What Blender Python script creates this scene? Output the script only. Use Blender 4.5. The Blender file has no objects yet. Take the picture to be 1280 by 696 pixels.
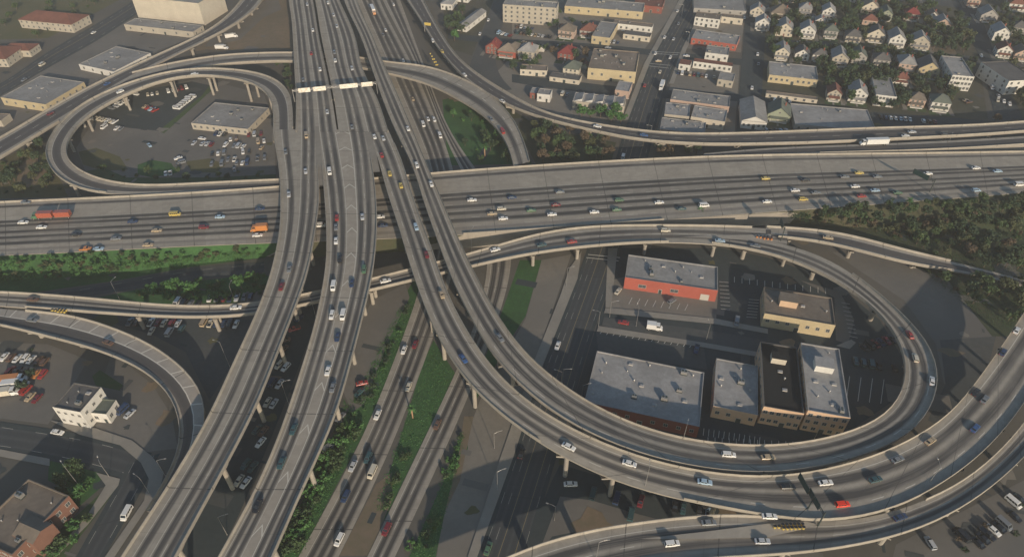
import bpy, bmesh, math, random
from mathutils import Vector
from mathutils.geometry import tessellate_polygon
random.seed(7)
C = bpy.context.scene.collection
sc = bpy.context.scene
# ------------------------------------------------------------------ camera
CAMH, PITCH, F = 190.0, math.radians(41.4), 850.0
cam_d = bpy.data.cameras.new('camera'); cam = bpy.data.objects.new('camera', cam_d); C.objects.link(cam)
cam.location = (0, 0, CAMH); cam.rotation_euler = (math.pi/2-PITCH, 0, 0)
cam_d.sensor_width = 36; cam_d.lens = 36*F/1280; cam_d.clip_end = 6000; cam_d.clip_start = 1
sc.camera = cam
CT, ST = math.cos(PITCH), math.sin(PITCH)
def un(px, py, z=0.0):
    """the ground (or deck) point of height z seen at a place in the photograph"""
    x = px-640; v = 348-py
    d = (x, F*CT+v*ST, -F*ST+v*CT)
    t = (z-CAMH)/d[2]
    return Vector((d[0]*t, d[1]*t, z))
def proj(p):
    q = Vector(p)-Vector((0, 0, CAMH))
    z = q.y*CT-q.z*ST; u = q.y*ST+q.z*CT
    return (640+F*q.x/z, 348-F*u/z)
YAW = math.radians(-16.0)      # street grid: forward axis leans right of the view axis
# ------------------------------------------------------------------ materials
def nmat(name):
    m = bpy.data.materials.new(name); m.use_nodes = True
    nt = m.node_tree; b = nt.nodes['Principled BSDF']
    return m, nt, b
def N(nt, t, **kw):
    n = nt.nodes.new(t)
    for k, v in kw.items():
        if k.startswith('i_'):
            n.inputs[int(k[2:]) if k[2:].isdigit() else k[2:]].default_value = v
        else: setattr(n, k, v)
    return n
def math_(nt, op, a, b=None, c=None, clamp=False):
    n = nt.nodes.new('ShaderNodeMath'); n.operation = op; n.use_clamp = clamp
    for i, x in enumerate((a, b, c)):
        if x is None: continue
        if hasattr(x, 'is_output'): nt.links.new(x, n.inputs[i])
        else: n.inputs[i].default_value = x
    return n.outputs[0]
def mix(nt, f, a, b):
    n = nt.nodes.new('ShaderNodeMix'); n.data_type = 'RGBA'
    for i, x in ((0, f), (6, a), (7, b)):
        if hasattr(x, 'is_output'): nt.links.new(x, n.inputs[i])
        elif i == 0: n.inputs[0].default_value = x
        else: n.inputs[i].default_value = (*x, 1) if len(x) == 3 else x
    return n.outputs[2]
def noise(nt, vec, scale, detail=3, rough=.55):
    n = N(nt, 'ShaderNodeTexNoise'); n.inputs['Scale'].default_value = scale
    n.inputs['Detail'].default_value = detail; n.inputs['Roughness'].default_value = rough
    if vec is not None: nt.links.new(vec, n.inputs['Vector'])
    return n.outputs['Fac']
def ramp01(nt, x, lo, hi):
    n = N(nt, 'ShaderNodeMapRange'); n.interpolation_type = 'SMOOTHSTEP'
    nt.links.new(x, n.inputs[0]); n.inputs[1].default_value = lo; n.inputs[2].default_value = hi
    return n.outputs[0]
def vscale(nt, vec, s):
    n = N(nt, 'ShaderNodeVectorMath', operation='MULTIPLY'); nt.links.new(vec, n.inputs[0]); n.inputs[1].default_value = s
    return n.outputs[0]
def mottled(name, a, b, s1=.08, s2=.9, rough=.9, c=None, bump=0):
    """a worn matte surface: two colours in broad patches with fine grain"""
    m, nt, bs = nmat(name)
    tc = N(nt, 'ShaderNodeTexCoord').outputs['Object']
    n1 = ramp01(nt, noise(nt, tc, s1, 4), .32, .68)
    col = mix(nt, n1, a, b)
    n2 = ramp01(nt, noise(nt, tc, s2, 4, .7), .3, .7)
    k = tuple(x*.72 for x in a)
    col = mix(nt, math_(nt, 'MULTIPLY', n2, .45), col, c or k)
    nt.links.new(col, bs.inputs['Base Color']); bs.inputs['Roughness'].default_value = rough
    if bump:
        bp = N(nt, 'ShaderNodeBump'); bp.inputs['Strength'].default_value = bump
        nt.links.new(noise(nt, tc, s2*2, 3), bp.inputs['Height']); nt.links.new(bp.outputs[0], bs.inputs['Normal'])
    return m
def lane_mat(name, light, dark, amt=1.0, mode='lane', line=(.62, .58, .5), edge=False, w0=.5, w1=.12):
    """traffic lane: tyre and oil staining down its middle, a painted line on its edge; UV = (across 0-1, metres along)"""
    m, nt, bs = nmat(name)
    uv = N(nt, 'ShaderNodeUVMap').outputs[0]
    sp = N(nt, 'ShaderNodeSeparateXYZ'); nt.links.new(uv, sp.inputs[0]); u, v = sp.outputs[0], sp.outputs[1]
    tc = N(nt, 'ShaderNodeTexCoord').outputs['Object']
    cu = math_(nt, 'ABSOLUTE', math_(nt, 'SUBTRACT', u, .5))
    grain = noise(nt, tc, .35, 5, .7); broad = noise(nt, tc, .035, 3)
    streak = noise(nt, vscale(nt, uv, (7, .03, 1)), 1.0, 3, .6)
    col = mix(nt, ramp01(nt, grain, .3, .7), light, tuple(x*.8 for x in light))
    wn = N(nt, 'ShaderNodeTexWhiteNoise'); wn.noise_dimensions = '2D'
    cv = N(nt, 'ShaderNodeCombineXYZ'); nt.links.new(math_(nt, 'FLOOR', math_(nt, 'DIVIDE', v, 9.0)), cv.inputs[0]); nt.links.new(math_(nt, 'FLOOR', math_(nt, 'MULTIPLY', broad, 9.0)), cv.inputs[1])
    nt.links.new(cv.outputs[0], wn.inputs['Vector'])
    slab = wn.outputs['Value']
    col = mix(nt, math_(nt, 'MULTIPLY', slab, .5), col, tuple(x*.7 for x in light))
    col = mix(nt, math_(nt, 'MULTIPLY', ramp01(nt, noise(nt, tc, .12, 4, .65), .5, .72), .4), col, tuple(x*.55 for x in light))
    if mode == 'shoulder':
        dirt = ramp01(nt, noise(nt, vscale(nt, uv, (3, .06, 1)), 1.0, 4, .6), .45, .75)
        col = mix(nt, math_(nt, 'MULTIPLY', dirt, .4), col, tuple(x*.5 for x in light))
        j = math_(nt, 'LESS_THAN', math_(nt, 'MODULO', v, 9.0), .12)
        col = mix(nt, math_(nt, 'MULTIPLY', j, .3), col, dark)
    if mode in ('lane', 'shoulder', 'chevron', 'hatch'):
        j = math_(nt, 'LESS_THAN', math_(nt, 'MODULO', math_(nt, 'ADD', v, 5.), 27.0), .35)
        col = mix(nt, math_(nt, 'MULTIPLY', j, .7), col, tuple(x*.6 for x in dark))
    if mode == 'lane':
        st = math_(nt, 'SUBTRACT', 1.0, ramp01(nt, cu, w1, w0))
        st = math_(nt, 'MULTIPLY', st, math_(nt, 'MULTIPLY_ADD', ramp01(nt, streak, .25, .7), .45, .62), clamp=True)
        st = math_(nt, 'MULTIPLY', st, math_(nt, 'MULTIPLY_ADD', ramp01(nt, broad, .3, .7), .3, .8), clamp=True)
        st = math_(nt, 'MULTIPLY', st, amt, clamp=True)
        col = mix(nt, st, col, dark)
        # slab joints
        j = math_(nt, 'LESS_THAN', math_(nt, 'MODULO', v, 9.0), .12)
        col = mix(nt, math_(nt, 'MULTIPLY', j, .35), col, tuple(x*.5 for x in dark))
        ln = math_(nt, 'LESS_THAN', u, .04)
        if not edge: ln = math_(nt, 'MULTIPLY', ln, math_(nt, 'LESS_THAN', math_(nt, 'MODULO', v, 12.0), 4.0))
        col = mix(nt, math_(nt, 'MULTIPLY', ln, .8), col, line)
    elif mode == 'chevron':
        q = math_(nt, 'MODULO', math_(nt, 'ADD', math_(nt, 'MULTIPLY', cu, -7.0), math_(nt, 'ADD', v, 50.)), 17.0)
        ln = math_(nt, 'LESS_THAN', q, .7)
        e = math_(nt, 'GREATER_THAN', cu, .47)
        col = mix(nt, math_(nt, 'MULTIPLY', math_(nt, 'MAXIMUM', ln, e), .75), col, line)
    elif mode == 'hatch':
        ln = math_(nt, 'LESS_THAN', math_(nt, 'MODULO', math_(nt, 'ADD', v, math_(nt, 'MULTIPLY', u, 1.5)), 8.5), .45)
        e = math_(nt, 'GREATER_THAN', u, .95)
        col = mix(nt, math_(nt, 'MULTIPLY', math_(nt, 'MAXIMUM', ln, e), .8), col, line)
    nt.links.new(col, bs.inputs['Base Color']); bs.inputs['Roughness'].default_value = .85
    return m
def plain(name, col, rough=.6, metal=0, spec=.5, var=.12, scale=1.5):
    m, nt, bs = nmat(name)
    tc = N(nt, 'ShaderNodeTexCoord').outputs['Object']
    c = mix(nt, noise(nt, tc, scale, 3), tuple(x*(1-var) for x in col), tuple(min(1, x*(1+var)) for x in col))
    nt.links.new(c, bs.inputs['Base Color'])
    bs.inputs['Roughness'].default_value = rough; bs.inputs['Metallic'].default_value = metal
    return m
def leaf(name, a, b):
    m, nt, bs = nmat(name)
    tc = N(nt, 'ShaderNodeTexCoord').outputs['Object']
    gi = N(nt, 'ShaderNodeObjectInfo').outputs['Random']
    f = math_(nt, 'ADD', math_(nt, 'MULTIPLY', ramp01(nt, noise(nt, tc, .9, 3), .3, .7), .7), math_(nt, 'MULTIPLY', gi, .3))
    c = mix(nt, f, a, b)
    nt.links.new(c, bs.inputs['Base Color']); bs.inputs['Roughness'].default_value = .7
    return m
CON = (.365, .326, .268); DRK = (.062, .058, .055)
M = {}
M['conc'] = mottled('concrete', CON, (.29, .258, .22), .05, .6)
M['conc_wall'] = lane_mat('parapet_concrete', (.385, .345, .285), (.1, .09, .08), 1, 'shoulder')
M['girder'] = mottled('girder_concrete', (.33, .295, .245), (.26, .235, .2), .1, .9)
M['shld'] = lane_mat('road_shoulder', CON, DRK, 1, 'shoulder')
M['lane'] = lane_mat('stained_lane', CON, DRK, 1.1)
M['lane_e'] = lane_mat('stained_lane_with_edge_line', CON, DRK, 1.1, edge=True)
M['lane_f'] = lane_mat('busy_freeway_lane', (.30, .27, .225), (.05, .047, .044), 1.15)
M['lane_fe'] = lane_mat('busy_freeway_lane_with_edge_line', (.30, .27, .225), (.05, .047, .044), 1.15, edge=True)
M['shld_f'] = lane_mat('worn_freeway_shoulder', (.30, .27, .225), DRK, 1, 'shoulder')
M['shld_p'] = lane_mat('pale_empty_lane', (.39, .345, .28), (.2, .18, .15), 1, 'shoulder')
M['lane2'] = lane_mat('lightly_stained_lane', CON, (.17, .15, .132), .75)
M['asp_lane'] = lane_mat('dark_asphalt_lane', (.115, .105, .098), (.06, .057, .055), .9)
M['asp_lane_e'] = lane_mat('dark_asphalt_lane_with_edge_line', (.115, .105, .098), (.06, .057, .055), .9, edge=True)
M['st_lane'] = lane_mat('street_lane', (.066, .072, .075), (.036, .042, .045), .8, line=(.45, .42, .35))
M['st_lane_y'] = lane_mat('street_lane_yellow_line', (.066, .072, .075), (.036, .042, .045), .8, line=(.45, .33, .12), edge=True)
M['chev'] = lane_mat('chevron_gore', (.37, .325, .265), DRK, 1, 'chevron')
M['hatch'] = lane_mat('hatched_shoulder', (.36, .325, .28), DRK, 1, 'hatch')
M['asphalt'] = mottled('old_asphalt', (.056, .065, .066), (.08, .082, .078), .03, .5)
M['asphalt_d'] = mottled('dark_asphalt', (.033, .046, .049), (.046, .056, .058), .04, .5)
M['lot'] = mottled('worn_lot', (.165, .152, .132), (.118, .113, .102), .03, .4)
M['lot_t'] = mottled('dusty_lot', (.21, .188, .155), (.16, .147, .125), .04, .5)
M['walk'] = mottled('sidewalk_concrete', (.29, .265, .22), (.225, .205, .175), .06, .7)
M['yard'] = mottled('olive_brown_yard', (.062, .062, .038), (.085, .075, .055), .05, .4, c=(.03, .04, .02))  # dark olive and brown patches with deep green grain
M['dirt'] = mottled('dry_dirt', (.21, .15, .1), (.15, .115, .08), .03, .3, c=(.1, .1, .05))
M['grass'] = mottled('green_grass', (.045, .09, .028), (.03, .068, .024), .06, .6, c=(.09, .085, .04))
M['grass_b'] = mottled('lush_ground_cover', (.042, .125, .03), (.03, .09, .024), .09, .8, c=(.02, .04, .014))
M['grass_d'] = mottled('dry_grass', (.11, .10, .045), (.08, .085, .035), .06, .6)
M['ground'] = mottled('ground_soil', (.12, .108, .088), (.085, .081, .068), .015, .2)
M['scrub'] = mottled('scrub_slope', (.042, .06, .026), (.075, .066, .036), .05, .4, c=(.022, .04, .016))
M['white_p'] = plain('white_paint', (.6, .58, .52), .7)

for k, v in dict(white=(.68, .665, .63), cream=(.55, .5, .4), silver=(.42, .43, .44), grey=(.17, .18, .19), black=(.018, .019, .022),
                 red=(.3, .03, .026), darkred=(.16, .02, .025), blue=(.04, .09, .22), navy=(.025, .045, .1), teal=(.035, .08, .088),
                 green=(.08, .16, .09), yellow=(.52, .39, .1), tan=(.4, .31, .2), orange=(.5, .2, .06), brown=(.13, .075, .05), ltblue=(.32, .43, .52),
                 rust=(.33, .09, .055), brightred=(.75, .045, .015)).items():
    m = plain('car_paint_'+k, v, .32, 0, var=.04); M['c_'+k] = m
    m.node_tree.nodes['Principled BSDF'].inputs['Coat Weight'].default_value = .4
M['glass'] = plain('tinted_glass', (.02, .025, .03), .08, var=0)
M['tyre'] = plain('tyre_rubber', (.02, .02, .02), .9)
M['lamp_l'] = plain('headlight_lens', (.7, .7, .66), .15, var=0)
M['lamp_r'] = plain('taillight_lens', (.4, .02, .02), .25, var=0)
M['metal'] = plain('galvanised_metal', (.42, .4, .37), .45, .6)
M['metal_d'] = plain('dark_painted_metal', (.05, .065, .06), .6, .2)
M['pane'] = plain('window_pane', (.075, .085, .09), .15, var=0)
M['frame'] = plain('window_frame', (.45, .42, .37), .6)
for k, v in dict(cream=(.56, .5, .4), tan=(.43, .385, .31), white=(.64, .615, .56), yellow=(.5, .41, .25), pink=(.46, .33, .26), brick=(.2, .1, .07),
                 orange=(.38, .095, .065), peach=(.62, .43, .28), redbrick=(.24, .075, .055), grey=(.36, .34, .31), green=(.3, .33, .24), blue=(.3, .36, .4)).items():
    M['w_'+k] = mottled('wall_'+k, v, tuple(x*.87 for x in v), .2, 1.2, .85)
for k, v in dict(grey=(.31, .3, .285), ltgrey=(.36, .35, .34), dark=(.13, .125, .12), black=(.01, .011, .012), brown=(.2, .165, .13), red=(.24, .045, .04),
                 tile=(.21, .085, .06), tan=(.26, .21, .165), blue=(.24, .26, .29), green=(.14, .16, .13), bluegrey=(.36, .347, .33)).items():
    M['r_'+k] = mottled('roof_'+k, v, tuple(x*.72 for x in v), .12, .7, .9, c=tuple(x*.5 for x in v))
M['leaf1'] = leaf('leaves_mid_green', (.03, .062, .02), (.065, .105, .033))
M['leaf2'] = leaf('leaves_dark_green', (.018, .042, .018), (.04, .068, .027))
M['leaf3'] = leaf('leaves_olive', (.045, .06, .022), (.08, .088, .034))
M['leaf4'] = leaf('leaves_bright_green', (.038, .115, .027), (.064, .155, .036))
M['leaf5'] = leaf('leaves_dry_brown', (.08, .06, .034), (.115, .08, .046))
M['bark'] = plain('bark', (.12, .085, .06), .95)
M['bark_p'] = plain('palm_trunk', (.32, .2, .12), .95)
# ------------------------------------------------------------------ mesh helpers
def tag(o, label=None, cat=None, group=None, kind=None):
    if label: o['label'] = label
    if cat: o['category'] = cat
    if group: o['group'] = group
    if kind: o['kind'] = kind
    return o
def empty(name, loc, rz=0):
    o = bpy.data.objects.new(name, None); C.objects.link(o); o.location = loc; o.rotation_euler = (0, 0, rz); o.empty_display_size = .1
    return o
class MB:
    def __init__(s): s.v = []; s.f = []; s.m = []; s.uv = []
    def face(s, pts, mi=0, uv=None):
        i = len(s.v); s.v += [tuple(p) for p in pts]; s.f.append(tuple(range(i, i+len(pts)))); s.m.append(mi)
        s.uv += list(uv) if uv else [(0, 0)]*len(pts)
    def box(s, c, sz, mi=0, rz=0, taper=1.0):
        x, y, z = sz[0]/2, sz[1]/2, sz[2]/2; ca, sa = math.cos(rz), math.sin(rz)
        def p(a, b, e):
            k = taper if e > 0 else 1
            X, Y = a*x*k, b*y*k
            return (c[0]+X*ca-Y*sa, c[1]+X*sa+Y*ca, c[2]+e*z)
        q = [p(a, b, e) for e in (-1, 1) for a, b in ((-1, -1), (1, -1), (1, 1), (-1, 1))]
        for idx in ((3, 2, 1, 0), (4, 5, 6, 7), (0, 1, 5, 4), (1, 2, 6, 5), (2, 3, 7, 6), (3, 0, 4, 7)):
            s.face([q[i] for i in idx], mi)
    def prism(s, poly, z0, z1, mi=0, mtop=None, bottom=False):
        """poly counter-clockwise seen from above"""
        n = len(poly)
        for i in range(n):
            a, b = poly[i], poly[(i+1) % n]
            s.face([(a[0], a[1], z0), (b[0], b[1], z0), (b[0], b[1], z1), (a[0], a[1], z1)], mi)
        s.face([(p[0], p[1], z1) for p in poly], mi if mtop is None else mtop)
        if bottom: s.face([(p[0], p[1], z0) for p in reversed(poly)], mi)
    def tube(s, a, b, r0, r1=None, n=8, mi=0, cap=True):
        a, b = Vector(a), Vector(b); r1 = r0 if r1 is None else r1
        d = (b-a).normalized(); x = d.orthogonal().normalized(); y = d.cross(x)
        A = [a+(x*math.cos(t)+y*math.sin(t))*r0 for t in [2*math.pi*i/n for i in range(n)]]
        B = [b+(x*math.cos(t)+y*math.sin(t))*r1 for t in [2*math.pi*i/n for i in range(n)]]
        for i in range(n):
            j = (i+1) % n; s.face([A[i], A[j], B[j], B[i]], mi)
        if cap: s.face(B, mi); s.face(A[::-1], mi)
    def mesh(s, name, mats, off=(0, 0, 0), weld=True, smooth=False):
        me = bpy.data.meshes.new(name)
        me.from_pydata([(p[0]-off[0], p[1]-off[1], p[2]-off[2]) for p in s.v], [], s.f)
        for m in (mats if isinstance(mats, (list, tuple)) else [mats]): me.materials.append(m)
        me.polygons.foreach_set('material_index', s.m)
        if any(u != (0, 0) for u in s.uv):
            ul = me.uv_layers.new(name='UVMap'); flat = [c for u in s.uv for c in u]; ul.data.foreach_set('uv', flat)
        if weld:
            bm = bmesh.new(); bm.from_mesh(me); bmesh.ops.remove_doubles(bm, verts=bm.verts, dist=1e-4); bm.to_mesh(me); bm.free()
        if smooth: me.polygons.foreach_set('use_smooth', [True]*len(me.polygons))
        me.update(); return me
    def build(s, name, mats, parent=None, weld=True, smooth=False, local=False):
        off = (0, 0, 0) if parent is None or local else parent.matrix_basis.translation
        o = bpy.data.objects.new(name, s.mesh(name, mats, off, weld, smooth)); C.objects.link(o)
        if parent is not None: o.parent = parent
        return o
def catmull(P, n=10):
    out = []; P = [Vector(p) for p in P]
    for i in range(len(P)-1):
        p0 = P[max(i-1, 0)]; p1 = P[i]; p2 = P[i+1]; p3 = P[min(i+2, len(P)-1)]
        for k in range(n):
            t = k/n
            out.append(.5*((2*p1)+(p2-p0)*t+(2*p0-5*p1+4*p2-p3)*t*t+(3*p1-p0-3*p2+p3)*t*t*t))
    out.append(P[-1]); return out
def resample(P, n):
    L = [0]
    for a, b in zip(P, P[1:]): L.append(L[-1]+(b-a).length)
    out = []; j = 0
    for i in range(n):
        d = L[-1]*i/(n-1)
        while j < len(P)-2 and L[j+1] < d: j += 1
        t = (d-L[j])/max(1e-9, L[j+1]-L[j]); out.append(P[j].lerp(P[j+1], min(1, max(0, t))))
    return out
def smooth(P, k):
    for _ in range(k):
        P = [P[0]]+[(P[i-1]+P[i]*2+P[i+1])/4 for i in range(1, len(P)-1)]+[P[-1]]
    return P
def lerpz(prof, t):
    for (a, za), (b, zb) in zip(prof, prof[1:]):
        if t <= b: 
            k = (t-a)/max(1e-9, b-a); k = k*k*(3-2*k) if len(prof) > 2 else k
            return za+(zb-za)*k
    return prof[-1][1]
ROADS = {}
def edge_world(px, prof, lift, dz):
    pts = [Vector((p[0], p[1]-lift, 0)) for p in px]
    d = catmull(pts, 8)
    L = [0]
    for a, b in zip(d, d[1:]): L.append(L[-1]+(b-a).length)
    w = []
    for p, l in zip(d, L):
        z = lerpz(prof, l/L[-1]); q = un(p.x, p.y, z+dz); q.z = z; w.append(q)
    return w
def road(key, name, label, cat, P, Q, prof, lanes, plift=0, qlift=0, pw=((0, 1),), qw=((0, 1),), under='girder', cols=0, thick=1.9, ph=.95,
         sm=14, kind=None, step=5.0, colr=.95, caps=True, group=None, colskip=(), ncol=1):
    """P, Q: the two long edges as seen in the photograph; prof: height along; lanes: (width, material key, flip) from P to Q"""
    dz = ph if under else 0
    A = edge_world(P, prof, plift, dz); B = edge_world(Q, prof, qlift, dz)
    ln = sum((b-a).length for a, b in zip(A, A[1:])); n = max(8, int(ln/step))
    A = smooth(resample(A, n), sm); B = smooth(resample(B, n), sm)
    A = resample(A, n); B = resample(B, n)
    mid = [(a+b)/2 for a, b in zip(A, B)]
    for a, b, m in zip(A, B, mid): a.z = b.z = m.z = (a.z+b.z)/2
    dist = [0]
    for a, b in zip(mid, mid[1:]): dist.append(dist[-1]+(b-a).length)
    ROADS[key] = dict(A=A, B=B, mid=mid, z=[m.z for m in mid], dist=dist, lanes=lanes, deck=bool(under))
    def fracs(d):
        k = min(1, d/75); k = k*k*(3-2*k)
        w = [l[0] if not isinstance(l[0], tuple) else l[0][0]+(l[0][1]-l[0][0])*k for l in lanes]
        f = [0]
        for x in w: f.append(f[-1]+x/sum(w))
        return f
    FR = [fracs(d) for d in dist]
    # orientation so that faces look up
    up = (B[0]-A[0]).cross(mid[1]-mid[0]).z > 0
    mats = []; mi = {}
    for l in lanes:
        if l[1] not in mi: mi[l[1]] = len(mats); mats.append(M[l[1]])
    top = MB()
    for k, l in enumerate(lanes):
        fl = len(l) > 2 and l[2]
        for i in range(n-1):
            a0 = A[i].lerp(B[i], FR[i][k]); a1 = A[i].lerp(B[i], FR[i][k+1]); b0 = A[i+1].lerp(B[i+1], FR[i+1][k]); b1 = A[i+1].lerp(B[i+1], FR[i+1][k+1])
            u0, u1 = (1, 0) if fl else (0, 1)
            q = [(a0, (u0, dist[i])), (a1, (u1, dist[i])), (b1, (u1, dist[i+1])), (b0, (u0, dist[i+1]))]
            if not up: q = q[::-1]
            top.face([x[0] for x in q], mi[l[1]], [x[1] for x in q])
    base = mid[n//2]
    if not under:
        o = top.build(name, mats); o['kind'] = kind or 'structure'; return o
    root = empty(name, (base.x, base.y, 0)); tag(root, label, cat, group)
    top.build('road_surface', mats, root)
    # unit side vectors, pointing from P to Q
    side = [((b-a)*Vector((1, 1, 0))).normalized() for a, b in zip(A, B)]
    g = MB(); Z = Vector((0, 0, 1))
    for i in range(n-1):
        def sec(i):
            a, b, s = A[i], B[i], side[i]; w = (b-a).length; e = min(1.6, w*.2)
            if under == 'wall':
                return [a-Z*.01, Vector((a.x, a.y, -.3)), Vector((b.x, b.y, -.3)), b-Z*.01]
            return [a-Z*.01, a-Z*.55, a+s*e-Z*.8, a+s*(e+.5)-Z*thick, b-s*(e+.5)-Z*thick, b-s*e-Z*.8, b-Z*.55, b-Z*.01]
        s0, s1 = sec(i), sec(i+1)
        for j in range(len(s0)-1):
            f = [s0[j], s0[j+1], s1[j+1], s1[j]]
            g.face(f if up else f[::-1])
    g.build('retaining_wall' if under == 'wall' else 'girder', M['girder'], root)
    for E, ws, sg in ((A, pw, 1), (B, qw, -1)):
        for w0, w1 in ws:
            i0, i1 = int(w0*(n-1)), int(w1*(n-1))
            if i1-i0 < 1: continue
            p = MB()
            prof2 = ((-.03, -.02), (-.03, ph), (.2, ph), (.24, .35), (.42, .08), (.42, -.02))
            secs = [[E[i]+side[i]*sg*x+Z*z for x, z in prof2] for i in range(i0, i1+1)]
            for k0, s0, s1 in zip(range(i0, i1), secs, secs[1:]):
                for j in range(5):
                    f = [s0[j], s0[j+1], s1[j+1], s1[j]]
                    q0, q1 = dist[k0], dist[k0+1]; uu = [(j/5, q0), ((j+1)/5, q0), ((j+1)/5, q1), (j/5, q1)]
                    p.face(f if (up == (sg < 0)) else f[::-1], 0, uu if (up == (sg < 0)) else uu[::-1])
            p.face(secs[0]); p.face(secs[-1][::-1])
            p.build('parapet', M['conc_wall'], root)
    ROADS[key]['cols'] = (root, cols, thick, colr, caps, side, colskip, ncol)
    return root
def inside(p, poly):
    c = False; n = len(poly); j = n-1
    for i in range(n):
        a, b = poly[i], poly[j]
        if (a.y > p.y) != (b.y > p.y) and p.x < (b.x-a.x)*(p.y-a.y)/(b.y-a.y)+a.x: c = not c
        j = i
    return c
def on_road(p, r, m=1.2):
    best = 1e9; bi = 0
    for i, q in enumerate(r['mid']):
        d = (q.x-p.x)**2+(q.y-p.y)**2
        if d < best: best = d; bi = i
    hw = ((r['B'][bi]-r['A'][bi]).length)/2
    return math.sqrt(best) < hw+m, r['z'][bi]
def make_columns():
    for key, r in ROADS.items():
        if 'cols' not in r or not r['cols'][1]: continue
        root, sp, thick, cr, caps, side, skip, ncol = r['cols']
        d = sp*.5
        while d < r['dist'][-1]:
            i = min(range(len(r['dist'])), key=lambda k: abs(r['dist'][k]-d)); d += sp
            m = r['mid'][i]; zt = m.z-thick
            if zt < 2.2: continue
            if any(k != key and k not in skip and on_road(m, q, cr+.4)[0] and on_road(m, q)[1] < m.z-2.5 for k, q in ROADS.items()):
                hit = False
                for off in (-9, 9, -14, 14):
                    i2 = min(range(len(r['dist'])), key=lambda k: abs(r['dist'][k]-(r['dist'][i]+off)))
                    m2 = r['mid'][i2]
                    if not any(k != key and k not in skip and on_road(m2, q, cr+.4)[0] and on_road(m2, q)[1] < m2.z-2.5 for k, q in ROADS.items()):
                        i, m, zt, hit = i2, m2, m2.z-thick, True; break
                if not hit: continue
            b = MB(); s = side[i]; w = (r['B'][i]-r['A'][i]).length
            an = math.atan2(s.y, s.x)
            for off in ((0,) if ncol == 1 else (-w*.29, w*.29)): b.tube((m.x+s.x*off, m.y+s.y*off, -.2), (m.x+s.x*off, m.y+s.y*off, zt-(1.2 if ncol == 1 else .3)), cr if ncol == 1 else cr*.8, cr if ncol == 1 else cr*.8, 12)
            if caps:
                hw = w/2-.9
                t = Vector((-s.y, s.x, 0))*.8
                for sg in (1, -1):
                    o1 = Vector((m.x, m.y, zt-1.7)); o2 = o1+s*sg*cr; e = Vector((m.x, m.y, zt-.55))+s*sg*hw; eu = Vector((m.x, m.y, zt+.05))+s*sg*hw; ou = Vector((m.x, m.y, zt+.05))
                    for k in (1, -1):
                        f = [o1+t*k, o2+t*k, e+t*k, eu+t*k, ou+t*k]; b.face(f if sg*k < 0 else f[::-1])
                    b.face([o2+t, o2-t, e-t, e+t][::sg]); b.face([e+t, e-t, eu-t, eu+t][::sg]); b.face([o1+t, o1-t, o2-t, o2+t][::sg])
            else:
                b.tube((m.x, m.y, zt-1.2), (m.x, m.y, zt+.05), cr, cr*1.5, 12)
            b.build('column', M['girder'], root)
PATCHES = []
def px_overlap(p, q):
    if max(a[0] for a in p) < min(a[0] for a in q) or max(a[0] for a in q) < min(a[0] for a in p) or max(a[1] for a in p) < min(a[1] for a in q) or max(a[1] for a in q) < min(a[1] for a in p): return False
    if any(pip(a, q) for a in p) or any(pip(a, p) for a in q): return True
    def o(a, b, c): return (b[0]-a[0])*(c[1]-a[1])-(b[1]-a[1])*(c[0]-a[0])
    for a, b in zip(p, p[1:]+p[:1]):
        for c, d in zip(q, q[1:]+q[:1]):
            if o(a, b, c)*o(a, b, d) <= 0 and o(c, d, a)*o(c, d, b) <= 0: return True
    return False
def pip(pt, poly):
    x, y = pt; c = False; j = len(poly)-1
    for i in range(len(poly)):
        a, b = poly[i], poly[j]
        if (a[1] > y) != (b[1] > y) and x < (b[0]-a[0])*(y-a[1])/(b[1]-a[1])+a[0]: c = not c
        j = i
    return c
def patch(name, poly, mat, z=.02, kind='structure'):
    lv = 1+max([l for q, l in PATCHES if px_overlap(poly, q)], default=0)
    if z < .1: PATCHES.append((poly, lv)); z = .014*lv
    else: z = .27
    pts = [un(x, y, z) for x, y in poly]
    ar = sum(a.x*b.y-b.x*a.y for a, b in zip(pts, pts[1:]+pts[:1]))
    if ar < 0: pts.reverse()
    tris = tessellate_polygon([[Vector((p.x, p.y, 0)) for p in pts]]); fs = []
    for t in tris:
        a, b, c = (pts[i] for i in t); fs.append(t if (b-a).cross(c-a).z > 0 else t[::-1])
    me = bpy.data.meshes.new(name); me.from_pydata([(p.x, p.y, z) for p in pts], [], fs); me.materials.append(M[mat])
    o = bpy.data.objects.new(name, me); C.objects.link(o); o['kind'] = kind
    return o
# ================================================================== ground, streets, lots
g = MB()
S = 40
xs = [-1500+3000*i/S for i in range(S+1)]; ys = [-300+2600*i/S for i in range(S+1)]
for i in range(S):
    for j in range(S): g.face([(xs[i], ys[j], 0), (xs[i+1], ys[j], 0), (xs[i+1], ys[j+1], 0), (xs[i], ys[j+1], 0)])
g.build('ground', M['ground'])['kind'] = 'structure'
L, LE, L2 = 'lane', 'lane_e', 'lane2'
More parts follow.
